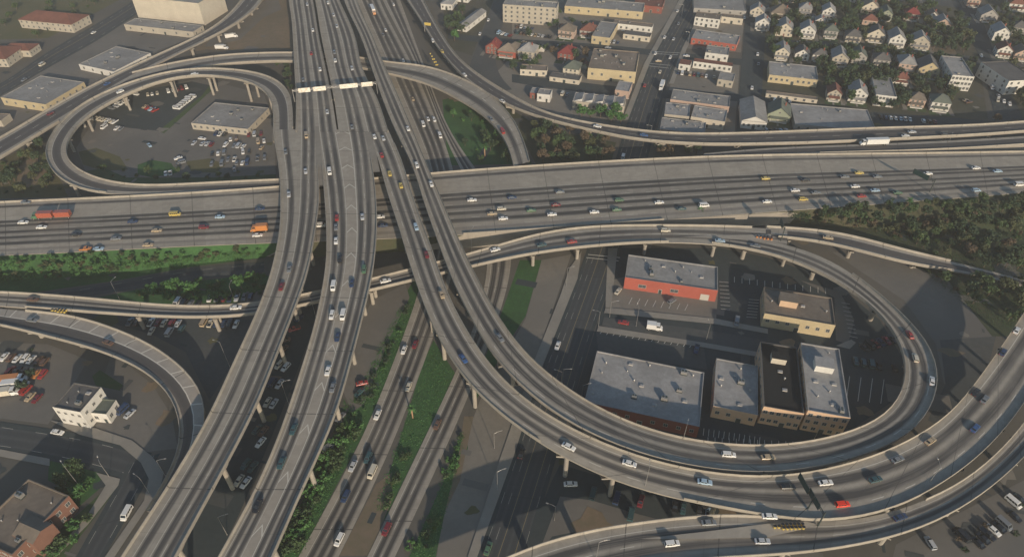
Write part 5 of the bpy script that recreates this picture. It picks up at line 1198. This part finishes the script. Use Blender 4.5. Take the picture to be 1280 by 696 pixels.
cars('A', 'on the far-left connector', 'cars on the far-left connector', [(382, 214, 'silver'), (361, 243, 'silver'), (357, 190, 'grey'), (362, 336, 'grey'), (352, 358, 'darkred'), (383, 170, 'tan', 'van')])
cars('B', 'on the chevron-striped connector', 'cars on the chevron-striped connector', [(412, 215, 'white', 'van'), (421, 272, 'red'), (420, 284, 'grey'), (420, 301, 'white'), (425, 324, 'black'), (453, 271, 'silver'), (455, 337, 'green', 'wagon'), (417, 358, 'white', 'van'), (440, 354, 'navy'), (415, 394, 'white', 'wagon'), (429, 394, 'white', 'van'), (422, 421, 'navy'), (410, 463, 'white'), (416, 484, 'grey'), (367, 536, 'teal'), (352, 578, 'teal'), (322, 632, 'black')])
cars('C', 'on the outer twin connector', 'cars on the outer twin connector', [(468, 171, 'white'), (479, 173, 'silver'), (477, 194, 'red'), (487, 217, 'yellow'), (501, 232, 'yellow'), (520, 284, 'ltblue', 'wagon'), (533, 318, 'darkred'), (552, 368, 'tan'), (579, 448, 'blue'), (711, 558, 'white'), (787, 579, 'white'), (881, 602, 'ltblue'), (985, 608, 'black'), (1032, 603, 'white'), (1094, 599, 'teal'), (1053, 630, 'brightred', 'wagon'), (1122, 574, 'grey'), (1163, 551, 'tan'), (1219, 535, 'blue'), (962, 645, 'white'), (1271, 413, 'white'), (1254, 440, 'navy'), (1220, 490, 'black'), (1231, 499, 'grey')])
cars('E', 'on the inner twin connector', 'cars on the inner twin connector', [(510, 161, 'white'), (521, 207, 'white', 'wagon'), (539, 230, 'white'), (625, 422, 'grey'), (911, 568, 'white', 'wagon'), (960, 571, 'tan'), (1137, 418, 'red'), (1144, 447, 'cream', 'wagon'), (1165, 476, 'white'), (944, 307, 'grey')])
cars('R', 'on the wide lower road', 'cars on the wide lower road', [(886, 653, 'grey'), (840, 679, 'white', 'wagon'), (953, 676, 'silver'), (1125, 646, 'navy')])
cars('H', 'on the long connector below the tall decks', 'cars on the long lower connector', [(832, 288, 'cream', 'wagon'), (715, 302, 'red'), (677, 306, 'teal'), (900, 301, 'ltblue'), (619, 312, 'white'), (482, 351, 'white'), (295, 384, 'white'), (41, 374, 'brown')])
cars('U', 'on the branch ramp', 'cars on the branch ramp', [(1035, 297, 'tan')])
cars('G', 'on the curved hatched ramp', 'cars on the hatched ramp', [(135, 428, 'brown'), (40, 400, 'grey')])
cars('F', 'on the round loop ramp', 'cars on the loop ramp', [(150, 115, 'white', 'wagon'), (243, 93, 'white')])
cars('I', 'on the diagonal ramp', 'cars on the diagonal ramp', [(134, 105, 'blue'), (63, 142, 'darkred')])
cars('J', 'on the flat curved ramp', 'cars on the flat curved ramp', [(627, 165, 'red', 'van'), (612, 150, 'grey')])
cars('I10', 'on the wide freeway', 'cars on the wide freeway', [(32, 253, 'grey'), (29, 278, 'white'), (52, 284, 'white'), (95, 293, 'black'), (166, 277, 'navy'), (219, 268, 'yellow', 'van'), (275, 271, 'ltblue'), (196, 288, 'tan'), (145, 298, 'grey'), (255, 284, 'darkred', 'wagon'), (107, 311, 'orange', 'pickup'), (123, 311, 'ltblue'), (185, 306, 'tan'), (322, 294, 'white'), (325, 261, 'navy'), (475, 271, 'white'), (479, 282, 'navy'), (400, 282, 'white', 'van'),
    (590, 250, 'white'), (627, 261, 'cream', 'wagon'), (615, 267, 'tan'), (629, 273, 'white'), (640, 247, 'navy'), (664, 263, 'green'), (690, 268, 'white'), (695, 256, 'darkred'), (743, 265, 'white'), (771, 262, 'green'), (774, 250, 'green', 'wagon'), (824, 253, 'white'), (852, 261, 'teal'), (880, 257, 'white', 'van'), (957, 223, 'yellow'), (959, 252, 'white'), (994, 238, 'white'), (1004, 249, 'yellow', 'wagon'), (1007, 225, 'black'), (1056, 221, 'grey'), (1074, 216, 'yellow'), (1069, 233, 'white'), (1077, 245, 'red'), (1094, 238, 'ltblue'), (1097, 221, 'grey'), (1122, 241, 'green'), (1160, 217, 'white'), (1220, 210, 'white'), (1247, 214, 'ltblue'), (1220, 238, 'ltblue', 'wagon'), (1274, 231, 'white', 'van'), (700, 240, 'grey'), (1020, 241, 'grey')])
cars('K', 'on the sweeping ramp', 'cars on the sweeping ramp', [(747, 158, 'white'), (805, 169, 'blue'), (1132, 170, 'white'), (1140, 165, 'silver'), (1180, 168, 'black'), (576, 94, 'white'), (527, 51, 'white', 'wagon'), (536, 64, 'yellow', 'pickup'), (614, 128, 'white')])
cars('110a', 'on the ground freeway', 'cars on the ground freeway', [(482, 38, 'white'), (479, 44, 'grey'), (504, 76, 'white'), (516, 124, 'tan'), (535, 149, 'white'), (545, 150, 'white', 'wagon'), (529, 156, 'white', 'van'), (550, 170, 'white', 'van'),
    (505, 437, 'white'), (514, 483, 'cream'), (472, 518, 'white'), (519, 430, 'darkred'), (441, 582, 'silver'), (460, 572, 'teal', 'wagon'), (467, 590, 'cream', 'van'), (432, 620, 'navy', 'wagon'), (424, 674, 'white', 'wagon')])
cars('110b', 'on the far carriageway of the ground freeway', 'cars on the ground freeway', [(492, 6, 'white'), (546, 530, 'brown'), (481, 661, 'darkred', 'wagon')])
cars('blvd', 'on the wide straight street', 'cars on the wide street', [(697, 432, 'white'), (610, 685, 'green'), (832, 14, 'white'), (826, 47, 'white'), (842, 49, 'silver'), (819, 67, 'white'), (825, 90, 'cream'), (806, 107, 'red'), (779, 196, 'white', 'van'), (652, 566, 'black'), (848, 30, 'grey'), (838, 72, 'white')])
cars('st_sw', 'on the dark street at the lower left', 'cars on the lower left street', [(72, 540, 'white')])
cars('st_sw2', 'on the dark street below the far-left connector', 'cars on the lower left street', [(163, 640, 'white', 'van')])
cars('st_loop', 'on the lane inside the right-hand loop', 'cars on the loop lane', [(780, 400, 'red')])
cars('st_nw', 'on the diagonal street at the upper left', 'cars on the diagonal street', [(53, 81, 'cream', 'van'), (117, 41, 'white'), (30, 100, 'grey')])
cars('st_side', 'on the side street by the joined sheds', 'cars on side streets', [(944, 30, 'silver'), (947, 68, 'white'), (940, 110, 'white'), (948, 80, 'grey')])
cars('st_hill', 'on the sloping side street', 'cars on side streets', [(1221, 70, 'white'), (1240, 110, 'white', 'van'), (1248, 120, 'silver'), (1210, 30, 'white'), (1262, 130, 'white')])
cars('st_res', 'on the residential street of the middle blocks', 'cars on side streets', [(655, 53, 'tan'), (700, 57, 'grey'), (760, 60, 'silver'), (858, 70, 'white')])
cars('st_row1', 'on the narrow lane between the house rows', 'cars on side streets', [(1000, 53, 'white'), (1045, 58, 'silver'), (1085, 62, 'grey'), (1130, 67, 'white'), (1180, 72, 'darkred')])
cars('st_n', 'on the corner street at the top', 'cars on side streets', [(603, 26, 'white'), (590, 44, 'white'), (628, 39, 'silver')])
# parked, each spot: place, colour, kind, heading
PARK = []
rp = random.Random(21)
PC = ['white', 'white', 'white', 'silver', 'grey', 'black', 'navy', 'ltblue', 'tan', 'darkred', 'cream', 'teal', 'brown']
def row(where, a, b, n, head=None, cols=None, miss=.12, kinds=('sedan', 'sedan', 'sedan', 'wagon', 'van', 'pickup')):
    p, q = un(a[0], a[1]), un(b[0], b[1]); L_ = (q-p).length
    rz = math.atan2((q-p).y, (q-p).x)+math.pi/2 if head is None else head
    if n > 2: n = max(2, int(L_/2.45))
    for i in range(n):
        if rp.random() < miss: continue
        t = (i+.5)/n; m = p.lerp(q, t); m += Vector((rp.uniform(-.15, .15), rp.uniform(-.15, .15), .10))
        hx = Vector((math.cos(rz), math.sin(rz), 0)); clash = False
        for q_ in PARK:
            d_ = q_[0]-m
            if abs(d_.dot(hx)) < 4.7 and abs(d_.cross(hx).z) < 1.95: clash = True; break
            h2 = Vector((math.cos(q_[1]), math.sin(q_[1]), 0))
            if abs(d_.dot(h2)) < 4.7 and abs(d_.cross(h2).z) < 1.95: clash = True; break
        if clash: continue
        PARK.append((m, rz+rp.uniform(-.03, .03)+(math.pi if rp.random() < .4 else 0), rp.choice(cols or PC), rp.choice(kinds), where))
wl = ('white', 'white', 'silver', 'cream', 'grey')
w1 = 'parked in the lot inside the upper left loop'
row(w1, (220, 138), (242, 121), 8, cols=('white',), miss=0, kinds=('van',)); row(w1, (138, 138), (172, 118), 9, cols=wl); row(w1, (115, 148), (146, 154), 6, cols=wl)
row(w1, (176, 121), (200, 117), 3, cols=wl); row(w1, (208, 116), (236, 110), 6, cols=('white', 'white', 'darkred')); row(w1, (180, 134), (196, 140), 3, cols=('red', 'tan', 'ltblue'), miss=0)
w1 = 'parked beside the low angular building in the loop'
row(w1, (262, 194), (285, 192), 5, cols=('white', 'black', 'grey')); row(w1, (300, 192), (316, 190), 4, cols=('black', 'white')); row(w1, (281, 201), (298, 200), 4, cols=wl); row(w1, (250, 177), (256, 172), 1, cols=('white',), miss=0)
row(w1, (285, 176), (300, 174), 4, cols=('white', 'brown')); row(w1, (222, 196), (228, 208), 2, cols=wl, miss=0); row(w1, (184, 184), (190, 182), 1, cols=('ltblue',), miss=0); row(w1, (308, 170), (330, 168), 5); row(w1, (312, 180), (334, 177), 5); row(w1, (254, 175), (272, 173), 4); row(w1, (318, 200), (336, 198), 4); row(w1, (205, 219), (216, 217), 2, cols=wl); row(w1, (290, 214), (304, 212), 3)
row(w1, (262, 207), (338, 203), 12, miss=.25); row(w1, (240, 180), (336, 186), 12, miss=.35); row(w1, (252, 186), (282, 183), 8, miss=.3); row(w1, (268, 168), (300, 171), 6, miss=.3); row(w1, (128, 160), (160, 163), 7, cols=wl, miss=.4)
w1 = 'parked in the dark lot between the two left connectors'
for (a, b, n) in (((372, 398), (380, 402), 2), ((366, 408), (377, 410), 2), ((356, 425), (357, 428), 1), ((345, 456), (362, 462), 3), ((342, 463), (360, 470), 3), ((337, 478), (354, 482), 3), ((338, 489), (350, 492), 2), ((332, 503), (346, 506), 2), ((322, 515), (340, 519), 2), ((318, 536), (334, 542), 3), ((316, 550), (330, 556), 3), ((310, 565), (324, 571), 2), ((358, 416), (374, 421), 3), ((352, 436), (368, 441), 3), ((346, 448), (364, 453), 3), ((304, 580), (320, 586), 3), ((296, 600), (312, 606), 2), ((326, 527), (342, 532), 3)):
    row(w1, a, b, n, miss=.05)
row(w1, (353, 446), (353, 450), 1, cols=('yellow',), miss=0); row(w1, (368, 411), (369, 414), 1, cols=('red',), miss=0)
w1 = 'parked under the long connector at the left'
for y0, n, xa, xb in ((403, 14, 160, 236), (409, 12, 168, 232), (415, 9, 186, 232), (404, 8, 252, 300)):
    row(w1, (xa, y0), (xb, y0+3), n, miss=.12)
row(w1, (218, 379), (252, 382), 9, cols=('grey', 'black', 'white')); row(w1, (250, 375), (318, 372), 17); row(w1, (256, 370), (318, 366), 12, miss=.3)
w1 = 'parked in the dark lot at the inner side of the right-hand loop'
row(w1, (1076, 436), (1118, 424), 5, cols=('black', 'navy', 'teal', 'darkred', 'grey')); row(w1, (1064, 452), (1122, 462), 8, cols=('teal', 'black', 'navy', 'blue', 'grey', 'darkred'))
w1 = 'parked in the shade under the outer twin connector'
row(w1, (713, 602), (715, 616), 3, cols=('silver', 'grey', 'white'), miss=0); row(w1, (738, 617), (745, 619), 1, cols=('teal',), miss=0); row(w1, (768, 622), (780, 626), 2, cols=('black', 'navy'), miss=0); row(w1, (796, 626), (812, 631), 2, cols=('darkred', 'tan'), miss=0); row(w1, (838, 632), (858, 637), 3, cols=('silver', 'black', 'teal'), miss=0); row(w1, (784, 643), (792, 645), 1, cols=('teal',), miss=0); row(w1, (868, 636), (890, 640), 3)
w1 = 'parked on the bare lot right of the chevron-striped connector'
row(w1, (452, 477), (453, 483), 1, cols=('red',), miss=0); row(w1, (444, 488), (452, 493), 2, cols=('navy', 'teal'), miss=0); row(w1, (424, 521), (434, 526), 2, cols=('grey', 'black'), miss=0); row(w1, (407, 560), (412, 564), 1, cols=('grey',), miss=0)
w1 = 'in the junk yard at the left edge'
for y0, xa, xb, n in ((447, 2, 62, 9), (455, 0, 58, 8), (464, 10, 58, 6), (486, 20, 48, 3), (494, 26, 52, 3), (501, 22, 36, 2)): row(w1, (xa, y0), (xb, y0+6), n, cols=PC+['orange', 'red', 'brown'], miss=.2)
row('parked beside the small white annex', (150, 512), (168, 520), 3)
w1 = 'among the scrap at the bottom right corner'
for a, b, n in (((1195, 672), (1215, 660), 3), ((1210, 685), (1276, 640), 9), ((1232, 688), (1278, 658), 6), ((1225, 655), (1276, 622), 6)): row(w1, a, b, n, cols=('white', 'grey', 'black', 'silver', 'black'), miss=.5)
row('parked on the bare lot inside the lower right bend', (1155, 680), (1168, 678), 1, cols=('silver',), miss=0)
w1 = 'parked among the upper right houses'
for a, b, n in (((1150, 152), (1172, 154), 4), ((1098, 147), (1140, 151), 6), ((1205, 126), (1212, 130), 2), ((965, 125), (990, 128), 3), ((1243, 126), (1266, 130), 3), ((955, 165), (985, 164), 3)): row(w1, a, b, n)
w1 = 'parked in the yards of the middle blocks'
for a, b, n in (((700, 118), (712, 120), 2), ((622, 42), (640, 46), 3), ((645, 42), (690, 48), 4), ((750, 52), (775, 55), 3), ((845, 92), (895, 98), 6), ((822, 75), (824, 80), 1), ((915, 22), (935, 24), 2), ((640, 34), (668, 37), 3)): row(w1, a, b, n)
w1 = 'parked beside the flat buildings inside the right-hand loop'
row(w1, (770, 364), (775, 366), 1, cols=('cream',), miss=0); row(w1, (838, 376), (846, 382), 2, cols=('grey', 'black'), miss=0); row(w1, (868, 437), (872, 438), 1, cols=('navy',), miss=0); row(w1, (918, 403), (926, 405), 2, cols=('grey', 'black'))
# ---- build them, with labels that single each one out
labs, pos, recs = [], [], []
for key, px, py, col, kind, where, group, rev in CARS:
    p, rz = at_road(key, px, py); n = rp.random() < .5
    if key in ('A', 'B', 'UA', 'UB', '110a', '110b', 'R', 'K', 'I10', 'C', 'E', 'H', 'U', 'G', 'I', 'J', 'F'): n = False
    recs.append((kind, col, p, rz+(math.pi if n else 0), group, 2 if py > 200 else 1)); pos.append(px+py*.02)
    labs.append('%s %s %s' % (CN.get(col, col), KN[kind], where))
for lb, r_ in zip(uniq(labs, pos), recs): vehicle(r_[0], r_[1], r_[2], r_[3], lb, r_[4], r_[5])
labs = ['%s %s %s' % (CN.get(c, c), KN[k], w) for _, _, c, k, w in PARK]
cnt = Counter(labs)
for (p, rz, col, kind, w), lb in zip(PARK, labs): vehicle(kind, col, p, rz, lb, ('%ss %s' % (lb.split(' ')[0]+' '+KN[kind], w)) if cnt[lb] > 1 else 'cars '+w, 0 if proj(p)[1] < 220 else 1)
p, rz = at_road('I10', 45, 272); rz += math.pi
big_truck('semi', p, rz, 'green-cabbed truck with two red trailers on the wide freeway', [(-7.8, -1.2, 2.4, 'rust'), (-15.4, -8.8, 2.4, 'rust')], 'green')
p, rz = at_road('I10', 318, 288); rz += math.pi
big_truck('box', p, rz, 'orange box truck beside the far-left connector on the wide freeway', [(-6, -1.1, 2.6, 'orange')], 'orange')
p, rz = at_road('K2', 1078, 180); rz += math.pi
big_truck('semi', p, rz, 'white semi-trailer truck beside the right-hand ramp wall', [(-13.2, -1.5, 2.7, 'white')], 'white')
p, rz = at_road('110a', 468, 18)
big_truck('semi', p, rz, 'white trailer truck with orange cab at the top of the ground freeway', [(-13, -1.5, 2.7, 'white')], 'orange')
p, rz = at_road('st_loop', 823, 411)
big_truck('box', p, rz, 'white box truck on the lane inside the right-hand loop', [(-4.6, -1.05, 2.3, 'white')], 'white')
p, rz = at_road('blvd', 826, 112)
big_truck('box', p, rz, 'white bus-like box truck on the wide straight street', [(-8.5, -1.05, 2.2, 'white')], 'white')
for (x, y, a, m, lb) in ((295, 47, .4, 'white', 'white box truck parked on the paved part of the dirt lot'), (283, 62, 0, 'white', 'long white truck parked beside the flat curved ramp'), (30, 476, .15, 'orange', 'orange box truck standing in the junk yard at the left edge'), (32, 482, .15, 'white', 'white box truck beside the orange one in the junk yard'), (20, 492, .2, 'cream', 'cream box truck at the front of the junk yard')):
    big_truck('box', un(x, y, .08), a, lb, [(-7, -1.05, 2.3, m)], 'white')
# ================================================================== street furniture
LAMPS = []
def lamp_meshes(h):
    b = MB(); b.tube((0, 0, 0), (0, 0, .3), .16, n=8); b.tube((0, 0, .3), (0, 0, h), .1, .06, 8); a = b.mesh('pole', M['metal'])
    b = MB(); b.tube((0, 0, h-.08), (1.2, 0, h+.28), .045, n=6); b.tube((1.2, 0, h+.28), (2.3, 0, h+.32), .04, n=6); c = b.mesh('arm', M['metal'])
    b = MB(); b.box((2.6, 0, h+.32), (.75, .3, .14), 0, taper=.8); d = b.mesh('lamp_head', M['metal'])
    return a, c, d
LM = {8: lamp_meshes(8), 10: lamp_meshes(10), 13: lamp_meshes(13)}
def lamp(x, y, z, h, rz, lb):
    root = empty('street_lamp', un(x, y, z), rz); tag(root, lb, 'street lamp', 'street lamps')
    for n_, me in zip(('pole', 'arm', 'lamp_head'), LM[h]): add_obj(n_, me, root)
for i, a in enumerate([(701, 488, 0, 10, 2.8, 'on the pavement left of the inner twin connector'), (727, 500, 0, 8, .3, 'beside the largest warehouse inside the loop'), (703, 480, 0, 8, 0, 'on the left pavement of the wide street'), (853, 552, 10.5, 8, 1.2, 'on the inner loop parapet beside the largest warehouse'), (806, 609, 11.5, 10, 1.4, 'on the parapet of the outer twin connector at the bottom'), (745, 700, 10.5, 10, .2, 'on the wide lower road near the bottom edge'),
     (103, 612, 0, 13, 2.4, 'tall one on the lawn beside the brick building'), (137, 596, 0, 8, 2.2, 'at the pavement corner by the lawn'), (186, 615, 0, 8, 2.6, 'on the kerb of the lower left street'), (209, 598, 0, 10, .2, 'under the edge of the far-left connector'), (287, 458, 0, 13, 2.8, 'beside the far-left connector above the shaded lot'), (362, 508, 0, 13, .3, 'in the dark lot by the chevron-striped connector'), (284, 668, 0, 10, .3, 'between the two left connectors near the bottom'),
     (395, 397, 0, 10, 2.2, 'in the gap below the long connector'), (590, 318, 0, 13, 1.2, 'between the inner twin connector and the long connector'), (1162, 602, 11, 8, 1.5, 'on the outer parapet at the lower right'), (618, 560, 0, 8, .4, 'on the bare lot below the outer twin connector'), (622, 612, 0, 10, .4, 'on the pavement of the wide street near the bottom'), (693, 650, 0, 8, 2.8, 'on the pavement above the wide lower road'), (708, 358, 0, 10, .3, 'on the pavement below the long connector'),
     (748, 408, 0, 8, 2.9, 'at the left end of the lane inside the loop'), (762, 396, 0, 8, .2, 'at the corner of the forecourt inside the loop'), (795, 408, 0, 10, 1.7, 'on the kerb of the lane inside the loop'), (883, 424, 0, 8, 1.7, 'in the middle of the lane inside the loop'), (1018, 548, 0, 8, 1.5, 'in front of the rightmost building inside the loop'), (590, 342, 0, 8, 2, 'beside the green strip below the long connector'), (150, 375, 0, 10, 1.2, 'above the left part of the long connector'),
     (293, 375, 0, 8, 1.5, 'beside the parked cars above the long connector'), (475, 186, 0, 8, 1, 'in the dark gap between the two twin connectors'), (1180, 190, 0, 10, 1, 'behind the wide freeway at the right'), (852, 20, 0, 8, 3, 'on the left kerb of the wide street at the top'), (860, 55, 0, 8, 3.1, 'on the right kerb of the wide street at the top'), (778, 140, 0, 8, 0, 'on the left kerb of the wide street near the sweeping ramp'), (812, 178, 0, 10, 3, 'under the sweeping ramp by the wide street')]):
    lamp(a[0], a[1], a[2], a[3], a[4], 'street lamp '+a[5])
# overhead signs
def sign_face():
    m, nt_, bs = nmat('sign_face_painted_glare')
    tc = N(nt_, 'ShaderNodeTexCoord').outputs['Object']
    c = mix(nt_, ramp01(nt_, noise(nt_, vscale(nt_, tc, (1.2, 1, 1.6)), .8, 2), .42, .62), (.7, .68, .61), (.58, .5, .4))  # pale colour is painted sun glare; darker blotches stand for lettering
    nt_.links.new(c, bs.inputs['Base Color']); bs.inputs['Roughness'].default_value = .5
    return m
M['sign_face'] = sign_face(); M['sign_green'] = plain('sign_back_green', (.02, .055, .05), .6)
def gantry(a, b, za, h, panels, label, face=True):
    A, B_ = un(*a, za), un(*b, za); root = empty('sign_gantry', ((A.x+B_.x)/2, (A.y+B_.y)/2, za)); tag(root, label, 'sign gantry')
    d = (B_-A); L_ = d.length; d.normalize(); nn = Vector((d.y, -d.x, 0)); Z = Vector((0, 0, 1))
    for p in (A, B_):
        m = MB(); m.tube(p, p+Z*h, .22, .16, 8); m.tube(p+nn*.9, p+nn*.9+Z*h, .12, .1, 6); m.build('post', M['metal'], root)
    m = MB()
    for z in (h-.9, h):
        for k in (0, .9): m.tube(A+Z*z+nn*k, B_+Z*z+nn*k, .09, n=6)
    n = int(L_/2)
    for i in range(n):
        p, q = A+d*L_*i/n, A+d*L_*(i+1)/n
        m.tube(p+Z*(h-.9), q+Z*h, .05, n=5); m.tube(p+Z*h+nn*.9, q+Z*(h-.9)+nn*.9, .05, n=5)
    m.build('truss', M['metal'], root)
    for t0, t1 in panels:
        hh = 2.5
        p, q = A+d*L_*t0+nn*1.05, A+d*L_*t1+nn*1.05; m = MB(); z0, z1 = h-.45-hh/2, h-.45+hh/2; e = nn*.1
        m.face([p+e+Z*z0, q+e+Z*z0, q+e+Z*z1, p+e+Z*z1], 0); m.face([p+Z*z1, q+Z*z1, q+Z*z0, p+Z*z0], 1)
        for f in ([p+Z*z0, p+e+Z*z0, p+e+Z*z1, p+Z*z1], [q+e+Z*z0, q+Z*z0, q+Z*z1, q+e+Z*z1], [p+Z*z1, p+e+Z*z1, q+e+Z*z1, q+Z*z1], [p+e+Z*z0, p+Z*z0, q+Z*z0, q+e+Z*z0]): m.face(f, 1)
        m.build('sign_panel', [M['sign_face' if face else 'sign_green'], M['metal_d']], root)
    return root
gantry((368.5, 127), (472, 117), 15, 7.0, [(.07, .21), (.245, .395), (.56, .775), (.82, .955)], 'long sign gantry with four panels in painted sun-glare cream across the upper carriageways')
def sign_back(x, y, z, rz, L_, label, h=6.5):
    p = un(x, y, z); root = empty('overhead_sign', p, rz); tag(root, label, 'overhead sign')
    m = MB(); m.tube((0, 0, 0), (0, 0, h+.8), .24, .18, 8); m.build('post', M['metal_d'], root, local=True)
    m = MB(); m.tube((0, 0, h), (L_, 0, h), .14, n=6); m.tube((0, 0, h-.8), (L_, 0, h-.8), .1, n=6)
    for k in range(5): m.tube((L_*k/5, 0, h-.8), (L_*(k+1)/5, 0, h), .06, n=5)
    m.build('arm', M['metal_d'], root, local=True)
    m = MB(); m.box((L_*.62, .25, h-.4), (L_*.7, .14, 2.6)); m.box((L_*.62, .34, h-.4), (L_*.68, .03, 2.45), 1); m.build('sign_panel', [M['metal_d'], M['sign_green']], root, local=True)
sign_back(1162, 240, 7.5, 2.15, 11, 'dark overhead sign reaching over the wide freeway at the right')
sign_back(1022, 657, 11, 1.75, 8, 'dark overhead sign at the gore with the yellow barrels, nearer one')
sign_back(1009, 637, 11, 1.75, 8, 'dark overhead sign at the gore, farther from the yellow barrels')
sign_back(976, 301, 8.5, 1.5, 7, 'dark sign on a post where the branch ramp leaves the loop')
# crash cushions: rows of yellow barrels
def cushion(a, b, z, n, label, col='c_yellow'):
    A, B_ = un(*a, z), un(*b, z); root = empty('crash_cushion', A); tag(root, label, 'crash barrier')
    d = (B_-A); s = Vector((-d.y, d.x, 0)).normalized()*.5
    for i in range(n):
        for k in ((-1, 1) if i > 1 else (0,)):
            p = A+d*i/(n-1)+s*k; m = MB(); m.tube(p, p+Vector((0, 0, .95)), .42, .46, 10, 0); m.tube(p+Vector((0, 0, .95)), p+Vector((0, 0, 1.02)), .48, .4, 10, 1); m.build('barrel', [M[col], M['c_black']], root)
cushion((968, 659), (1003, 658), 11, 8, 'row of yellow crash barrels at the gore of the wide lower road')
cushion((66, 389), (82, 390), 8.45, 5, 'row of yellow crash barrels where the hatched ramp splits off')
cushion((946, 297), (964, 299), 8.5, 5, 'row of orange-yellow crash barrels where the branch ramp leaves the loop', 'c_orange')
cushion((538, 68), (546, 82), 6.6, 5, 'row of yellow crash barrels at the top of the sweeping ramp')
# a sign board over the sweeping ramp
p = un(531, 40, 6.5); root = empty('overhead_sign', p, -.25); tag(root, 'small yellowish sign board above the start of the sweeping ramp', 'overhead sign')
m = MB(); m.tube((0, 0, 0), (0, 0, 6.5), .2, .15, 8); m.build('post', M['metal'], root, local=True)
m = MB(); m.box((2.6, -.1, 5.6), (4.6, .14, 1.9)); m.build('sign_panel', M['c_yellow'], root, local=True)
# ================================================================== light
SUN_EL, SUN_AZ = math.radians(17.5), math.radians(20)
sd = Vector((math.sin(SUN_AZ)*math.cos(SUN_EL), -math.cos(SUN_AZ)*math.cos(SUN_EL), math.sin(SUN_EL)))
sl = bpy.data.lights.new('sun', 'SUN'); so = bpy.data.objects.new('sun', sl); C.objects.link(so)
sl.energy = 4.6; sl.angle = math.radians(.6); sl.color = (1, .83, .64); so.location = sd*500
so.rotation_euler = (-sd).to_track_quat('-Z', 'Y').to_euler()
w = bpy.data.worlds.new('World'); sc.world = w; w.use_nodes = True
nt = w.node_tree; bg = nt.nodes['Background']
sk = nt.nodes.new('ShaderNodeTexSky'); sk.sky_type = 'NISHITA'; sk.sun_disc = False
sk.sun_elevation = SUN_EL; sk.sun_rotation = math.atan2(sd.x, sd.y); sk.air_density = 1.0; sk.dust_density = 1.5
tn = nt.nodes.new('ShaderNodeMix'); tn.data_type = 'RGBA'; tn.blend_type = 'MULTIPLY'; tn.inputs[0].default_value = 1; tn.inputs[7].default_value = (.92, 1.03, .99, 1)
nt.links.new(sk.outputs[0], tn.inputs[6]); nt.links.new(tn.outputs[2], bg.inputs[0]); bg.inputs[1].default_value = .12; sk.ozone_density = 3.0
sc.view_settings.view_transform = 'Standard'; sc.view_settings.look = 'None'; sc.view_settings.gamma = 1
sc.view_settings.exposure = 0.05
sc.cycles.max_bounces = 5; sc.cycles.volume_bounces = 0
sc.cycles.use_denoising = True
HAZE = 0.00022
if HAZE:
    h = MB(); h.box((0, 1000, 103), (2980, 2580, 212))
    hm = bpy.data.materials.new('haze_air'); hm.use_nodes = True; ht = hm.node_tree
    ht.nodes.remove(ht.nodes['Principled BSDF'])
    pv = ht.nodes.new('ShaderNodeVolumePrincipled'); pv.inputs['Color'].default_value = (.86, .83, .8, 1); pv.inputs['Density'].default_value = HAZE
    pv.inputs['Anisotropy'].default_value = 0
    ht.links.new(pv.outputs[0], ht.nodes['Material Output'].inputs['Volume'])
    ho = h.build('haze', hm); ho['kind'] = 'stuff'
